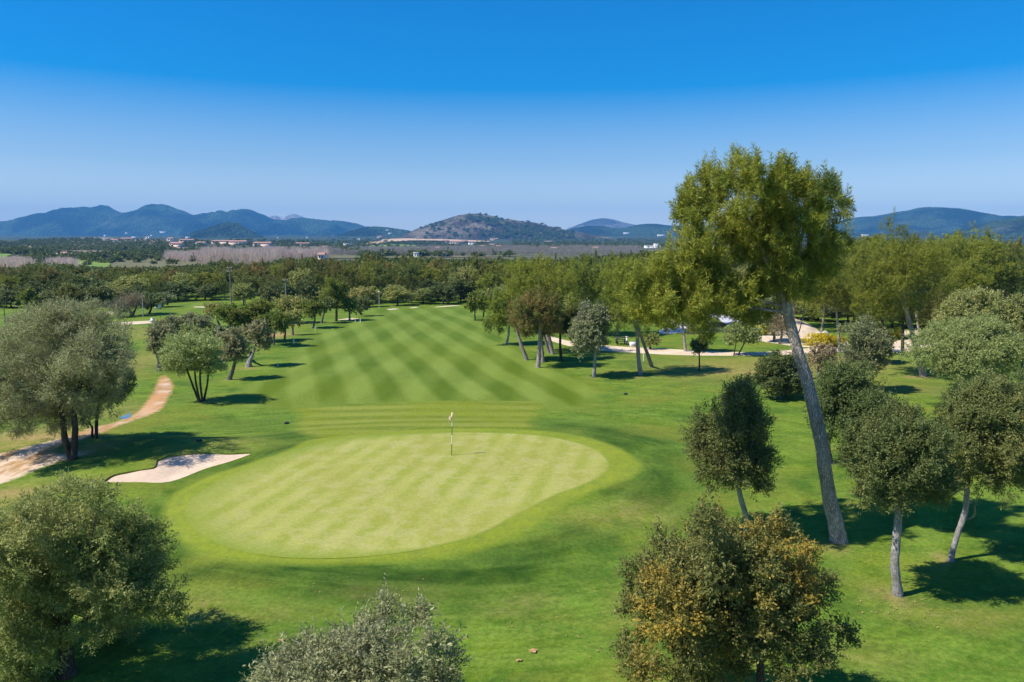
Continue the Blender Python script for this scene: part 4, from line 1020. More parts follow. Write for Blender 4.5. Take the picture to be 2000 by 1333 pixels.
for row in range(7):
    px = -130 + rngF.uniform(0, 20)
    while px < 2130:
        by = np.interp(px, BASEX, BASEY)
        Yb = CAMZ * F / (by - 478)
        Yt = Yb + 1.5 + row * 6.5 + rngF.uniform(-2.2, 2.2)
        ty = np.interp(px, TOPX, TOPY) + rngF.uniform(-3, 9) + max(0, 3 - row) * rngF.uniform(2, 12)
        hh = CAMZ - Yt * (ty - 478) / F
        hh = min(max(hh * (rngF.uniform(1.02, 1.12) if rngF.random() < .12 else 1), 3.6), 12.0)
        if row == 0: hh = min(hh, rngF.uniform(3.0, 5.4))
        r = rngF.uniform(2.5, 4.0) * (0.8 if row == 0 else 1)
        kind = 'oak' if rngF.random() < (0.92 if row == 0 else 0.45 if row == 1 else 0.18) else 'pine'
        if cnt[kind] < 270:
            cnt[kind] += 1
            put_forest(px, Yt, kind, r, hh / 2.55, int(rngF.integers(0, 12)), row)
        px += r * 2 * rngF.uniform(0.62, 0.95) * F / Yt

# far-off wood, olive grove and bare poplars: one mass each
def tmpl(kind, D, rz, n_leaf, seed, tone):
    rng = np.random.default_rng(seed)
    cl = auto_clumps(rng, (0, 0, 1.35), 1, 1, rz, 9, 0.45, tone, 0.3)
    cl = [(c[0] * 3, c[1] * 3, c[2] * 3, c[3] * 3, c[4] * 3, c[5] * 3, c[6]) for c in cl]
    a = leafcloud(rng, cl, kind, D, 1.4, n_leaf)
    return a[0].reshape(-1, 4, 3) / 3, a[2], a[3]
def mass(name, pts, temps, mat, seed, **tg):
    """pts: (x,y,z,r,h,tone)"""
    rng = np.random.default_rng(seed)
    VV, RR, TT = [], [], []
    for (x, y, z_, r, hh, tn) in pts:
        V, rr, tt = temps[rng.integers(len(temps))]
        a = rng.uniform(0, 6.28); ca, sa = math.cos(a), math.sin(a)
        q = np.empty_like(V)
        q[..., 0] = (V[..., 0] * ca - V[..., 1] * sa) * r + x
        q[..., 1] = (V[..., 0] * sa + V[..., 1] * ca) * r + y
        q[..., 2] = V[..., 2] * hh / 2.2 + z_
        VV.append(q); RR.append(np.clip(rr * 0.7 + rng.uniform(-.1, .3), 0, 1)); TT.append(np.clip(tt + tn, 0, 1))
    V = np.concatenate(VV).reshape(-1, 3)
    o = link(name, crown_mesh(name, (V, np.arange(len(V)).reshape(-1, 4), np.concatenate(RR), np.concatenate(TT))), M[mat])
    return tag(o, kind='stuff', **tg)
rm = np.random.default_rng(5)
mids = [tmpl('oak', 330, 0.85, 420, 50 + i, 0.2) for i in range(4)]
fars = [tmpl('oak', 900, 0.8, 70, 60 + i, 0.2) for i in range(3)]
pts = []
for Yt in np.concatenate([np.arange(195, 330, 7.5), np.arange(330, 700, 16)]):
    px = -60
    while px < 2080:
        x = (px - CX) / F * Yt
        okz = True
        ty = np.interp(px, TOPX, TOPY) + 1.5
        hh = CAMZ - Yt * (ty - 478) / F + rm.uniform(-1, 0.8)
        if hh < 3.0:
            px += 12; continue
        if Yt > 330 and px < 950: px += 20; continue
        hh = min(hh, 9.5)
        r = rm.uniform(2.3, 3.6)
        pts.append((x, Yt + rm.uniform(-3, 3), float(h0(x, Yt)), r, hh, rm.uniform(-.1, .5)))
        px += r * 1.9 * F / Yt
mass('far_wood', pts, mids, 'farwood', 1, label='continuous dark green woodland stretching away behind the golf course', cat='woodland')
# hedges and groves out on the plain
pts = []
def scatter(px0, px1, py0, py1, n, r0, r1, tn, fn=hall, rows=None):
    for i in range(n):
        px = rm.uniform(px0, px1); py = rm.uniform(py0, py1)
        p = at(px, py, fn)
        r = rm.uniform(r0, r1)
        pts.append((p.x, p.y, p.z - 0.5, r, r * rm.uniform(1.3, 1.9), tn + rm.uniform(-.1, .2)))
for a in [(210,300,480,489,90,4,6),(95,200,463,474,130,5,8),(0,130,476,487,140,4,7),(335,408,489,499,110,4,6),(0,340,474,479,150,4,7),(300,700,476,484,260,4,8),(190,245,497,502,30,3,5),(60,110,497,500,20,3,5),(560,1200,482,487,200,4,8),
          (700,760,462,482,70,5,9),(720,870,473,479,120,5,8),(640,760,452,476,160,5,9),(930,950,474,486,30,6,9),(1000,1300,468,484,420,5,9),(860,900,480,486,30,4,7),(1640,2010,472,484,200,5,9),(370,640,470,477,120,5,9)]:
    scatter(*a[:4], int(a[4] * (0.8 if a[0] < 700 else 1.2)), a[5] * 0.36, a[6] * 0.36, 0.0)
for a in [(100,340,489,491,46,2.2,3.4),(150,330,502,504,40,2,3),(0,120,494,497,40,2.4,3.6),(250,400,496,498,40,2,3),(60,300,505,509,40,1.8,3),(20,420,490,520,90,1.2,2.4),(700,1000,500,503,60,2,3.4),(560,700,490,500,50,2,3.4)]:
    scatter(*a[:6], a[6], 0.0)
    pts[-a[4]:] = [(q[0], q[1], q[2], q[3] * 1, q[4], q[5]) for q in pts[-a[4]:]]
mass('plain_thickets', pts, fars, 'farwood', 2, label='dark thickets and hedges dotted over the far plain and hill feet', cat='woodland')
pts = []
for a in [(40,330,468,488,420,3.5,5.5)]:
    for i in range(30):
        for j in range(15):
            px = 35 + i * 10 + j * 3.5 + rm.uniform(-1.5, 1.5); py = 469 + j * 1.55 + rm.uniform(-.3, .3)
            if px > 335: continue
            p = at(px, py, hall); r = rm.uniform(1.7, 2.6)
            pts.append((p.x, p.y, p.z - 0.5, r, r * 1.4, rm.uniform(-.1, .2)))
mass('olive_grove', pts, fars, 'farwood', 3, label='rows of small olive trees on the far left rise below the mountain', cat='olive grove')
# hill bushes
pts = []
for i in range(1500):
    px = rm.uniform(790, 1120); py = rm.uniform(418, 470)
    w1 = math.exp(-((px - 965) / 40) ** 2 - ((py - 428) / 8) ** 2) + math.exp(-((px - 1030) / 60) ** 2 - ((py - 452) / 9) ** 2) + math.exp(-((px - 1080) / 60) ** 2 - ((py - 462) / 8) ** 2) + 0.5 * math.exp(-((px - 850) / 25) ** 2 - ((py - 440) / 6) ** 2) + 0.07
    if rm.random() > w1: continue
    p = at(px, py, hall)
    if p.y > 3700 or p.y < 1500: continue
    r = rm.uniform(4, 8)
    pts.append((p.x, p.y, p.z - 1, r, r * 1.2, -.1))
mass('hill_scrub', pts, fars, 'farwood', 4, label='dark pine and scrub patches on the stony central hill', cat='scrub')
# bare poplars
def twig_t(seed):
    rng = np.random.default_rng(seed); n = 110
    b = np.column_stack([rng.normal(size=(n, 2)) * 0.42, rng.uniform(0.1, 1.5, n)])
    tpt = b + np.column_stack([rng.normal(size=(n, 2)) * 0.18, rng.uniform(0.5, 0.9, n)])
    wv = unit(np.column_stack([rng.normal(size=(n, 2)), np.zeros(n)])) * 0.022
    return np.stack([b - wv, b + wv, tpt + wv * .4, tpt - wv * .4], 1), rng.random(n), rng.random(n) * .4
tw = [twig_t(i) for i in range(4)]
pts = []
def poplar(px0, px1, Y0, Y1, n, tyf):
    for i in range(n):
        px = rm.uniform(px0, px1); Yt = Y0 + (Y1 - Y0) * rm.random() ** 0.8
        x = (px - CX) / F * Yt; z_ = float(h0(x, Yt))
        ty = tyf(px) + rm.uniform(-3, 7) + 3 * math.sin(px * 0.045 + Yt * 0.01)
        hh = max(5.5, min(13, CAMZ - Yt * (ty - 478) / F - z_))
        pts.append((x, Yt, z_, rm.uniform(2.2, 3.4), hh, rm.uniform(-.1, .6)))
poplar(630, 1000, 650, 1100, 1200, lambda p: 487)
poplar(1000, 1250, 700, 1100, 600, lambda p: 487)
pts_far = pts; pts = []
poplar(400, 540, 330, 700, 700, lambda p: 486)
poplar(520, 640, 500, 1000, 700, lambda p: 485)
poplar(330, 410, 430, 640, 160, lambda p: 500)
poplar(100, 150, 260, 330, 60, lambda p: 513)
poplar(0, 60, 260, 360, 80, lambda p: 510)
mass('bare_poplar_wood', pts_far, tw, 'bare2', 6, label='greyer leafless woods in a long strip right of the purplish poplars', cat='woodland')
mass('bare_poplar_wood', pts, tw, 'bare', 5, label='leafless purplish-brown poplar woods on the plain before the hills', cat='woodland')

# fields on the plain
def m_field(name, a, b, sc=0.03):
    g = NT(name)
    c = g.mix(g.mapr(g.noise(sc, 5, 0.65), 0.35, 0.65), a, b)
    c = g.mix(g.mapr(g.noise(sc * 8, 4, 0.7), 0.45, 0.7, 0, 0.4), c, tuple(v * 0.6 for v in a))
    return g.done(c, 0.95, None, 0.05)
M['f_green'] = m_field('field_grass', (0.15, 0.24, 0.05), (0.20, 0.28, 0.07))
M['f_tan'] = m_field('field_stubble', (0.21, 0.175, 0.11), (0.28, 0.23, 0.15))
M['f_scrub'] = m_field('field_scrub', (0.13, 0.14, 0.065), (0.19, 0.17, 0.10))
M['f_earth'] = m_field('field_earth', (0.52, 0.34, 0.20), (0.62, 0.46, 0.32))
def far_sheet(name, pp, mat, lift, fn=hall):
    poly = px_outline(pp, 3, fn)
    ps = np.array(poly); st = max((ps.max(0) - ps.min(0)).max() / 60, 6)
    V, T = fill(poly, st)
    z = fn(V[:, 0], V[:, 1]) + lift
    o = link(name, mesh_np(name, np.column_stack([V, z]), T, 3), M[mat], smooth=True)
    return tag(o, kind='structure')
far_sheet('grass_field', [(-60,500),(-20,496),(15,497),(35,504),(40,515),(20,530),(-60,535)], 'f_green', 0.5)
far_sheet('grass_field', [(140,512),(165,509),(205,510),(215,518),(200,525),(150,522)], 'f_green', 0.5)
far_sheet('stubble_field', [(120,500),(135,494),(180,490),(215,491),(250,490),(300,489),(335,494),(330,501),(280,505),(215,503),(160,503)], 'f_tan', 0.7)
far_sheet('scrub_field', [(20,512),(90,507),(160,508),(230,507),(330,503),(400,503),(410,520),(300,527),(180,522),(100,518),(40,520)], 'f_scrub', 0.3)
far_sheet('grass_field', [(718,484),(740,479),(790,479),(812,481),(806,489),(770,491),(735,490)], 'f_green', 1.0)
far_sheet('grove_ground', [(30,486),(60,472),(140,466),(230,466),(330,470),(345,480),(330,489),(240,491),(120,492),(40,493)], 'f_tan', 1.0)
far_sheet('earth_bank', [(716,480),(722,475),(745,472),(752,469),(800,467.5),(860,469),(900,470.5),(950,473),(945,475),(860,472.5),(800,472),(770,474),(750,477),(735,480)], 'f_earth', 3.0)
far_sheet('grass_field', [(570,494),(640,496),(700,494),(760,497),(900,500),(1000,497),(1000,502),(760,505),(620,505),(560,500)], 'f_scrub', 0.4)

# ------------------------------------------------------------------ houses
def box_np(x0, y0, z0, x1, y1, z1):
    V = [(x0, y0, z0), (x1, y0, z0), (x1, y1, z0), (x0, y1, z0), (x0, y0, z1), (x1, y0, z1), (x1, y1, z1), (x0, y1, z1)]
    Fq = [(0, 3, 2, 1), (4, 5, 6, 7), (0, 1, 5, 4), (1, 2, 6, 5), (2, 3, 7, 6), (3, 0, 4, 7)]
    return V, Fq
def boxes(lst):
    V, Fq = [], []
    for b in lst:
        v, f = box_np(*b); o = len(V); V += v; Fq += [tuple(i + o for i in q) for q in f]
    return mesh_np('m', V, Fq)
def gable(x0, y0, z0, x1, y1, rise, ov=0.5):
    x0 -= ov; x1 += ov; y0 -= ov; y1 += ov; ym = (y0 + y1) / 2
    V = [(x0, y0, z0), (x1, y0, z0), (x1, y1, z0), (x0, y1, z0), (x0 + 0.2, ym, z0 + rise), (x1 - 0.2, ym, z0 + rise)]
    Fq = [(0, 1, 5, 4), (2, 3, 4, 5)]
    me = bpy.data.meshes.new('roof')
    me.from_pydata(V, [], [(0, 1, 5, 4), (2, 3, 4, 5), (0, 4, 3), (1, 2, 5), (0, 3, 2, 1)])
    return me
def house(px, py, wpx, hpx, wall, flat, label, wing=0):
    p = at(px, py, hall)
    s = p.y / F
    W_, H_ = max(wpx * s * 1.12, 4), max(hpx * s * 1.15, 3.4)
    Dp = min(W_, 12) + 2
    e = empty('house', p, label, 'house', 'houses scattered below the hills')
    bl = [(-W_ / 2, 0, -3, W_ / 2, Dp, H_)]
    if wing: bl.append((W_ / 2 * wing if wing < 0 else 0.0, -4, -3, 0.0 if wing < 0 else W_ / 2 * wing, -0.02, H_ * 0.6))
    link('wall', boxes(bl), M[wall], e)
    if flat: link('roof', boxes([(-W_ / 2 - .3, -.3, H_ + .02, W_ / 2 + .3, Dp + .3, H_ + .5)]), M[wall], e)
    else: link('roof', gable(-W_ / 2, 0, H_ + .02, W_ / 2, Dp, max(1.4, H_ * 0.32)), M['tile'], e)
    nw = int(min(6, max(2, W_ / 6)))
    for i in range(nw):
        xw = -W_ / 2 + (i + 0.5) * W_ / nw
        ww = min(1.2, W_ / nw * .22)
        if wing and ((wing > 0 and xw > -ww) or (wing < 0 and xw < ww)): continue
        link('window', boxes([(xw - ww, -0.08, H_ * .35, xw + ww, 0.05, H_ * .72)]), M['window'], e)
HS = [
 (122,506,8,4,'wall_white',0,'white farmhouse beside a dark cypress in the left fields'),
 (116,507,4,2.4,'wall_white',1,'tiny white shed left of the white farmhouse'),
 (205,463,4,3,'wall_white',1,'small white house left of the pink-roofed villa, upper one'),
 (204,471,5,3,'wall_white',1,'small white house left of the pink-roofed villa, lower one'),
 (245,471,20,4,'wall_peach',0,'long pink-roofed villa under the left mountain'),
 (221,473,11,3,'wall_white',0,'low white house touching the pink-roofed villa on its left'),
 (247,457,5,2.5,'wall_white',1,'white speck of a house straight above the pink-roofed villa'),
 (262,466,9,3,'wall_white',1,'pale house up the slope right of the pink-roofed villa'),
 (288,467,8,3,'wall_white',0,'white house between the long villa and the big white slope villa'),
 (318,457,11,4,'wall_white',1,'big white villa highest on the left mountain foot'),
 (296,462,4,2.5,'wall_white',1,'little white house left of the highest big white villa'),
 (331,472,9,5,'wall_white',0,'white house left of the long pink row'),
 (363,473,24,3.5,'wall_peach',0,'long low pink row below the wooded knoll'),
 (342,484,20,7,'wall_peach',0,'two-tiered pink villa above the peach stepped house',1),
 (357,492,19,6,'wall_peach',1,'peach stepped house by the dark hedge clump',1),
 (390,480,15,5,'wall_white',0,'white villa right of the two-tiered pink villa'),
 (366,466,7,3,'wall_white',1,'small pale house on the left side of the wooded knoll'),
 (432,477,34,5,'wall_peach',0,'widest terracotta-roofed complex under the wooded knoll',1),
 (464,479,28,6,'wall_peach',0,'terracotta-roofed block right of the widest complex',-1),
 (511,482,30,6,'wall_peach',0,'peach block with low wings above the purple poplars',1),
 (590,481,24,4.5,'wall_peach',0,'low pink-roofed house farthest right above the purple poplars'),
 (543,466,3,2,'wall_white',1,'white speck of a house on the slope right of the wooded knoll'),
 (600,466,3.5,2.5,'wall_white',1,'white dot of a house under the rocky peak'),
 (627,508,8,3,'wall_white',0,'white hut at the edge of the pale green field behind the wood'),
 (633,487,10,3.5,'wall_peach',0,'pinkish house left of the long white shed'),
 (679,480,15,3,'wall_white',1,'long white shed left of the green slope'),
 (702,469,5,2.5,'wall_white',1,'lone white house above the long white shed'),
 (741,466,9,3,'wall_peach',0,'pink house just above the orange earth bank'),
 (762,458,6,2.5,'wall_white',1,'white villa on the ridge, lower of two'),
 (757,451,6,2,'wall_white',1,'white villa on the ridge, upper of two'),
 (813,503,4,5.5,'wall_white',1,'narrow white tower house just over the wood'),
 (866,503,9,6,'wall_stone',1,'square stone house just over the wood'),
 (823,490,20,3.5,'wall_stone',1,'long tan walls right of the green slope'),
 (854,490,8,4,'wall_white',0,'white gabled house right of the long tan walls'),
 (870,475,12,4,'wall_peach',0,'pinkish house at the left end of the hill village'),
 (892,477,24,4,'wall_peach',0,'long terraced row in the middle of the hill village'),
 (907,474,12,3,'wall_peach',0,'pink house above the long terraced row'),
 (922,479,13,4,'wall_white',1,'white block at the right end of the terraced row'),
 (940,486,10,3,'wall_peach',0,'peach house below the hill, left of three'),
 (961,482,8,3,'wall_stone',0,'stone house below the hill, middle of three'),
 (975,486,9,4,'wall_white',0,'white-walled house below the hill, right of three'),
 (965,470,14,3,'wall_peach',0,'pink house highest in the hill village'),
 (1014,487,3,3,'wall_white',1,'bright white hut at the right foot of the stony hill'),
 (1078,473,24,2.4,'wall_stone',1,'very long thin wall-like building on the wooded slope'),
 (1082,491,10,3,'wall_peach',0,'pinkish farmhouse among the bare poplars'),
 (1163,490,8,2.5,'wall_peach',0,'small pink farmhouse near the right end of the poplars'),
 (1225,458,12,3,'wall_white',1,'white villa on the wooded ridge, left one'),
 (1293,462,15,3,'wall_white',1,'white villa on the wooded ridge beside the pine crown'),
 (1272,485,20,4,'wall_white',1,'low white hall standing above the wood left of the pine crown'),
 (1283,485,8,7.5,'wall_white',1,'white tower block attached to the low white hall'),
 (1691,464,12,5,'wall_white',1,'white block house alone before the right mountain'),
]
for hdef in HS: house(*hdef)

# ------------------------------------------------------------------ small things
def cyl_path(parent, name, pts, mat, sides=10, knob=0.0, closed=True):
    V, Fq = tubes(np.random.default_rng(1), [pts], sides, knob)
    return link(name, mesh_np(name, V, Fq), M[mat], parent, smooth=True)
fb = at(882, 892)
fl = empty('flagstick', fb, 'flagstick with cream flag standing in the putting green', 'golf flag')
segs = [(0, .62, 'green_paint'), (.62, 1.07, 'white'), (1.07, 1.48, 'green_paint'), (1.48, 2.13, 'white')]
lean = Vector((0.05, 0, 2.13))
for i, (a, b_, mt) in enumerate(segs):
    p0 = lean * (a / 2.13); p1 = lean * (b_ / 2.13)
    cyl_path(fl, 'pole_section', [(*p0, .019), (*p1, .019)], mt)
fv = []
for i in range(9):
    for j in range(5):
        u_, v_ = i / 8, j / 4
        fv.append((-0.02 - u_ * 0.20 + 0.03 * math.sin(u_ * 7), 0.05 * math.sin(u_ * 9 + v_ * 2), 2.10 - v_ * 0.28 - u_ * 0.24 + 0.02 * math.sin(v_ * 6)))
fq = [(i * 5 + j, (i + 1) * 5 + j, (i + 1) * 5 + j + 1, i * 5 + j + 1) for i in range(8) for j in range(4)]
me = mesh_np('flag', fv, fq); fo = link('flag', me, M['flag'], fl, smooth=True)
sd = fo.modifiers.new('thick', 'SOLIDIFY'); sd.thickness = 0.01
fo.location = (0.05, 0, 0.24); fo.scale = (.8, .8, .88)
link('flag_sleeve', boxes([(0.015, -0.035, 1.82, 0.085, 0.035, 2.16)]), M['flag'], fl)
def disc(name, p, r, mat, hgt, label, cat, group=None, sx=1.0):
    V = []; n_ = 14
    for k in range(n_): a = 2 * math.pi * k / n_; V.append((math.cos(a) * r * sx, math.sin(a) * r, 0))
    for k in range(n_): a = 2 * math.pi * k / n_; V.append((math.cos(a) * r * .85 * sx, math.sin(a) * r * .85, hgt))
    me = bpy.data.meshes.new(name)
    me.from_pydata(V, [], [tuple(range(n_, 2 * n_))] + [(k, (k + 1) % n_, n_ + (k + 1) % n_, n_ + k) for k in range(n_)])
    return tag(link(name, me, M[mat], loc=p), label, cat, group)
def lifted(px, py, dz): p = at(px, py); p.z += dz; return p
disc('hole_cup', lifted(937, 884, 0.05), 0.075, 'black', 0.006, 'dark small hole mark on the green right of the flagstick', 'golf hole', sx=1.9)
for px, py, lab in [(560,828,'black sprinkler cover at the left tip of the apron'), (389,862,'black sprinkler cover in the shade left of the bunker end'), (1222,771,'black sprinkler cover on the lawn right of the fairway')]:
    disc('sprinkler_cover', lifted(px, py, 0.01), 0.15, 'black', 0.09, lab, 'sprinkler', 'black sprinkler covers')
rl = np.random.default_rng(3)
for px, py, s_, lab in [(551,1253,.11,'reddish dry leaf on the lawn above the front olive'), (1041,1274,.12,'reddish dry leaf on the lawn right of the front olive'), (1014,1292,.08,'smallest dry leaf left of the reddish one on the front lawn')]:
    V = [(0, 0, .05)]; n_ = 11
    for k in range(n_):
        a = 2 * math.pi * k / n_; r = s_ * (1 if k % 2 else .6) * rl.uniform(.8, 1.1)
        V.append((math.cos(a) * r * 1.3, math.sin(a) * r, rl.uniform(0.01, .06)))
    me = bpy.data.meshes.new('dry_leaf'); me.from_pydata(V, [], [(0, 1 + k, 1 + (k + 1) % n_) for k in range(n_)])
    tag(link('dry_leaf', me, M['leafdry'], loc=lifted(px, py, 0.01)), lab, 'leaf')
V, Fq = [], []
rl = np.random.default_rng(12)
for cx_, cy_, rx_, ry_, n_ in [(1760, 1190, 110, 35, 60), (1850, 1110, 90, 25, 45), (1640, 1075, 90, 20, 45), (1150, 1220, 160, 70, 40), (380, 1220, 120, 50, 45), (1470, 1060, 60, 20, 20), (700, 1150, 160, 20, 15), (1500, 900, 150, 60, 30)]:
    for k in range(n_):
        px_, py_ = cx_ + rl.normal() * rx_ * .6, min(1330, cy_ + rl.normal() * ry_ * .6)
        p_ = at(px_, py_); a_ = rl.uniform(0, 6.28); L_ = rl.uniform(.018, .042)
        d_ = np.array([math.cos(a_), math.sin(a_), rl.uniform(-.1, .4)]) * L_; w_2 = np.array([-math.sin(a_), math.cos(a_), .1]) * L_ * .5
        c_ = np.array([p_.x, p_.y, p_.z + .045]); o_ = len(V)
        V += [c_ - d_, c_ + w_2, c_ + d_, c_ - w_2]; Fq.append((o_, o_ + 1, o_ + 2, o_ + 3))
tag(link('leaf_litter', mesh_np('leaf_litter', V, Fq), M['leafdry']), 'tiny dry leaves strewn thinly on the lawn around the nearest trees', 'leaf litter', None, 'stuff')
def stake(px, py, hpx, lab, wpx=2.2):
    p = at(px, py); s = p.y / F; hh = hpx * s; r = wpx * s / 2
    e = empty('stake', p, lab, 'stake', 'white course marker stakes')
    cyl_path(e, 'post', [(0, 0, -.05, r), (0, 0, hh, r * .95)], 'white', 8)
    link('cap', boxes([(-r * 1.15, -r * 1.15, hh + .001, r * 1.15, r * 1.15, hh + r)]), M['white'], e)
for a in [(574,672,10,'tallest white stake in a tree shadow left of the fairway',2.6), (543,717,11,'thin white stake in the shadow of the burled olive',1.2), (616,646,6,'white stake right of the round-headed young tree',1.6), (704,631,8,'white stake right of the ball-shaped tree',1.6), (1257,706,16,'white stake between the V-shaped pine trunks',2.0), (694,630,5,'short white stake near the ball-shaped tree',1.2)]:
    stake(*a)
def pole(px, py, top, wpx, mat, lab, arms=0, lampm=None, cat='pole'):
    p = at(px, py); s = p.y / F; hh = (py - top) * s; r = wpx * s / 2
    e = empty('utility_pole' if not lampm else 'street_lamp', p, lab, cat)
    cyl_path(e, 'post', [(0, 0, -.1, r * 1.15), (0, 0, hh * .5, r), (0, 0, hh, r * .7)], mat, 8)
    for k in range(arms):
        z_ = hh * (.97 - .09 * k)
        link('crossarm', boxes([(-5 * s, -r * 1.4, z_, 5 * s, -r * .9, z_ + 1.0 * s)]), M[mat], e)
        for q_ in (-4.2, 4.2): cyl_path(e, 'insulator', [(q_ * s, -r * 1.1, z_ + 1.0 * s, .6 * s), (q_ * s, -r * 1.1, z_ + 2.6 * s, .5 * s)], 'white', 6)
    if lampm:
        link('lamp_head', boxes([(-2.0 * s, -1.2 * s, hh, 2.0 * s, 1.2 * s, hh + 1.6 * s)]), M[lampm], e)
    return e
pole(10, 631, 575, 1.6, 'greybark', 'tall thin wooden pole at the far left edge')
pole(280, 620, 572, 1.6, 'concrete', 'slim pale post right of the two leafless trees')
pole(560, 612, 546, 3.2, 'polegrey', 'concrete power pole with crossarm before the dark wood', 1)
pole(452, 600, 522, 2.4, 'polegrey', 'thin lattice-like power pole left of the concrete one', 2)
pole(741, 603, 571, 1.4, 'concrete', 'slim lamp post with white head at the far end of the fairway', 0, 'white', 'lamp')
# white notice box, bin, bench
def at_s(px, py): p = at(px, py); return p, p.y / F
p, s = at_s(1236, 678)
e = empty('notice_board', p, 'white box-shaped board with grey panel beside the gravel path', 'sign')
w2, h2 = 6.2 * s, 9.5 * s
link('body', boxes([(-w2, -.25, 0.0, w2, .25, h2)]), M['white'], e)
link('panel', boxes([(-w2 * .62, -.28, h2 * .32, w2 * .95, -.253, h2 * .85)]), M['grey'], e)
link('base', boxes([(-w2 * .95, -.2, -.1, w2 * .95, .2, -.002)]), M['darkwood'], e)
p, s = at_s(1214, 673)
e = empty('picnic_bench', p, 'dark picnic bench with a white plate under the pines by the path', 'bench')
link('tabletop', boxes([(-13 * s, -.35, .72, 10 * s, .35, .78)]), M['darkwood'], e)
link('seat', boxes([(-12 * s, -.85, .42, 9 * s, -.55, .47)]), M['darkwood'], e)
link('seat', boxes([(-12 * s, .55, .42, 9 * s, .85, .47)]), M['darkwood'], e)
for q_ in (-10, 7):
    link('leg', boxes([(q_ * s, -.8, 0, q_ * s + .09, -.7, .415), (q_ * s, .7, 0, q_ * s + .09, .8, .415), (q_ * s, -.06, 0, q_ * s + .09, .06, .715)]), M['darkwood'], e)
tag(link('white_post', boxes([(-.09, -.09, -.1, .09, .09, .85), (-.12, -.12, .851, .12, .12, .9)]), M['white'], loc=at(1224, 674)), 'short white post at the right end of the picnic bench', 'post')
p, s = at_s(298, 634)
e = empty('ball_washer', p, 'white bin-like ball washer at the end of the tan sand strip', 'ball washer')
link('post', boxes([(-.8 * s, -.05, -.05, .8 * s, .05, 4.5 * s)]), M['grey'], e)
link('body', boxes([(-3 * s, -.2, 4.5 * s + .002, 3 * s, .2, 11 * s), (-2.2 * s, -.15, 11 * s + .002, 2.2 * s, .15, 12.5 * s)]), M['white'], e)
link('lid', boxes([(-3.2 * s, -.22, 9.8 * s, -3.002 * s, .22, 11.3 * s), (1.0 * s, -.23, 6 * s, 2.6 * s, -.203, 9.5 * s)]), M['grey'], e)
p, s = at_s(309, 604)
e = empty('utility_cabinet', p, 'white cabinet under the trees beyond the leafless ones', 'cabinet')
link('body', boxes([(-.45, -.3, .1, .45, .3, .85)]), M['white'], e)
link('lid', boxes([(-.5, -.35, .852, .5, .35, .92)]), M['grey'], e)
link('base', boxes([(-.4, -.28, -.1, .4, .28, .098)]), M['concrete'], e)

# pond with plastic liner
g = NT('pond_water')
M['pond'] = g.done(g.mix(g.mapr(g.noise(.3, 3), .4, .6), (0.06, 0.09, 0.055), (0.09, 0.12, 0.07)), 0.06, g.bump(g.noise(2.5, 3), 0.01, 0.25), 0.6)
g = NT('plastic_sheeting')
wr = g.noise(1.0, 5, 0.65, vec=g.xf((0.35, 2.2, 1), (0, 0, R(12))), dist=0.5)
M['liner'] = g.done(g.mix(g.mapr(wr, .38, .62), (0.42, 0.42, 0.52), (0.80, 0.78, 0.80)), 0.4, g.bump(wr, 0.25, 0.9), 0.4)
sheet('pond', px_outline([(1318,640),(1330,632),(1370,628),(1412,630),(1432,638),(1425,647),(1380,652),(1345,653)]), M['pond'], 1.0, 1.0)
def hump(name, pp, mat, hgt, lab, cat):
    poly = px_outline(pp, 4); V, T = fill(poly, 0.5)
    dd = dist_to(poly, V[:, 0], V[:, 1])
    z = h0(V[:, 0], V[:, 1]) + 0.03 + hgt * sstep(0, 1.3, dd) * (1 + .5 * fbm(V[:, 0], V[:, 1], 1.6, 8, 4))
    o = link(name, mesh_np(name, np.column_stack([V, z]), T, 3), M[mat], smooth=True)
    return tag(o, lab, cat)
LG = 'plastic sheets spread around the pond'
for pp, hg, lab in [([(1288,646),(1305,641),(1330,642),(1342,648),(1325,651),(1300,653),(1290,652)], .05, 'crumpled whitish plastic sheet on the grass at the near left of the pond'),
    ([(1286,613),(1310,612),(1345,614),(1400,613),(1412,619),(1370,622),(1310,621)], .08, 'grey-white plastic sheet along the far bank of the pond'),
    ([(1300,623),(1312,625),(1342,641),(1336,643),(1310,632)], .05, 'narrow plastic strip running down the left bank of the pond'),
    ([(1395,618),(1420,617),(1450,630),(1470,634),(1462,640),(1435,638),(1408,628)], .10, 'wide silvery plastic sheet on the right bank of the pond')]:
    hump('plastic_sheet', pp, 'liner', hg, lab, 'plastic sheet')['group'] = LG
o = hump('sand_mound', [(1465,640),(1480,626),(1520,622),(1560,626),(1590,640),(1598,652),(1560,657),(1500,652)], 'gravel', 0.45, None, None); o['kind'] = 'structure'
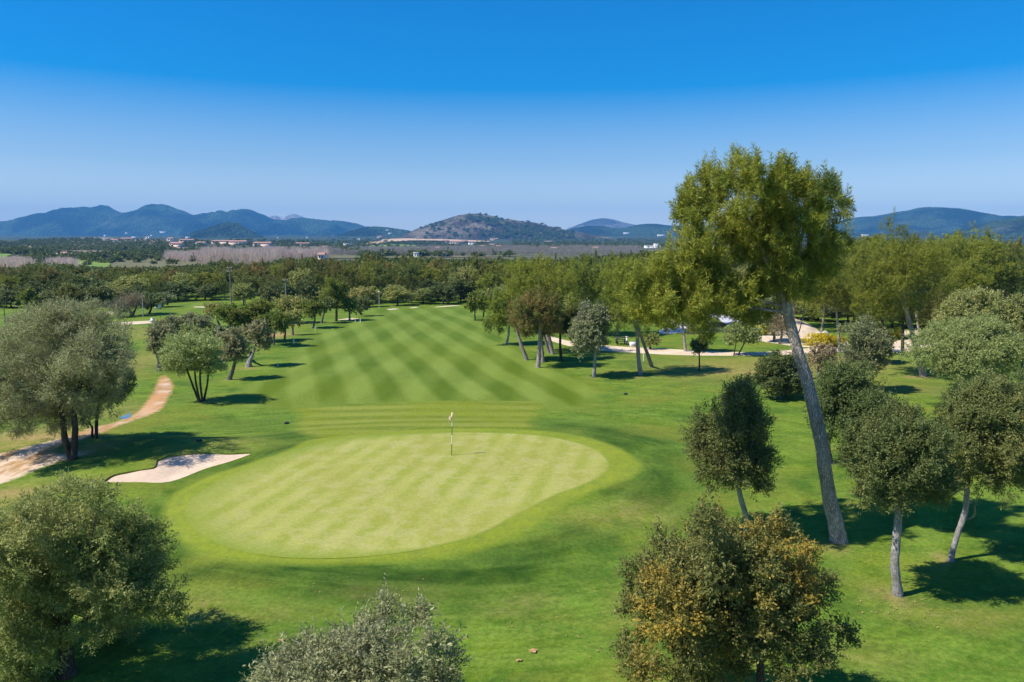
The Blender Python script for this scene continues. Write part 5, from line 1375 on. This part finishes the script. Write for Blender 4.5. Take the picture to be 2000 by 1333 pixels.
def rock(px, py, wpx, lab):
    p = at(px, py); s = p.y / F; r = wpx * s / 2
    import bmesh
    bm = bmesh.new(); bmesh.ops.create_icosphere(bm, subdivisions=3, radius=r)
    for v in bm.verts:
        f = 1 + 0.35 * float(fbm(v.co.x * 3 / r + px, v.co.y * 3 / r + v.co.z * 2 / r, 1.6, 3, 3)); v.co *= f
        v.co.z = v.co.z * 0.75 + r * .4
    me = bpy.data.meshes.new('boulder'); bm.to_mesh(me); bm.free()
    tag(link('boulder', me, M['rock'], loc=p), lab, 'rock', 'pale boulders by the sand')
for a in [(1612,655,14,'biggest pale boulder behind the long low gorse'), (1600,653,8,'small boulder left of the biggest one'), (1560,650,7,'small pale boulder at the foot of the sand mound'), (1470,640,7,'pale boulder by the plastic sheet')]: rock(*a)
# cypress by the farmhouse and dark cypress clump
for px, py, hp, wp, lab in [(128,507,9,3,'dark narrow cypress right beside the white farmhouse'), (191,505,9,7,'left half of the dark cypress clump in the fields'), (201,505,12,6,'taller right half of the dark cypress clump in the fields')]:
    p = at(px, py, hall); s = p.y / F
    rng = np.random.default_rng(px)
    cl = [(p.x + rng.normal() * .4, p.y + rng.normal() * .4, p.z + hp * s * f, wp * s / 2 * (1.15 - f * .7), wp * s / 2 * (1.15 - f * .7), hp * s * .22, 0) for f in np.linspace(.2, .85, 6)]
    build_tree('cypress', p, cl, [[(*p, .3), (p.x, p.y, p.z + hp * s * .5, .2), (p.x, p.y, p.z + hp * s * .9, .1)]], 'oak', 'farwood', 'darkbark', p.y, lab, 'cypress', 'cypresses in the left fields', cap=1500, limbs=0)

# ------------------------------------------------------------------ haze
V, Fq = box_np(-8500, -80, -70, 8500, 11300, 540)
me = mesh_np('haze', V, Fq)
hm = bpy.data.materials.new('haze_air'); hm.use_nodes = True
ht = hm.node_tree; ht.nodes.clear()
pv = ht.nodes.new('ShaderNodeVolumePrincipled')
pv.inputs['Color'].default_value = (0.13, 0.48, 1.0, 1)
pv.inputs['Density'].default_value = 0.000105
pv.inputs['Anisotropy'].default_value = 0.0
ho = ht.nodes.new('ShaderNodeOutputMaterial')
ht.links.new(pv.outputs[0], ho.inputs['Volume'])
tag(link('haze', me, hm), kind='stuff')
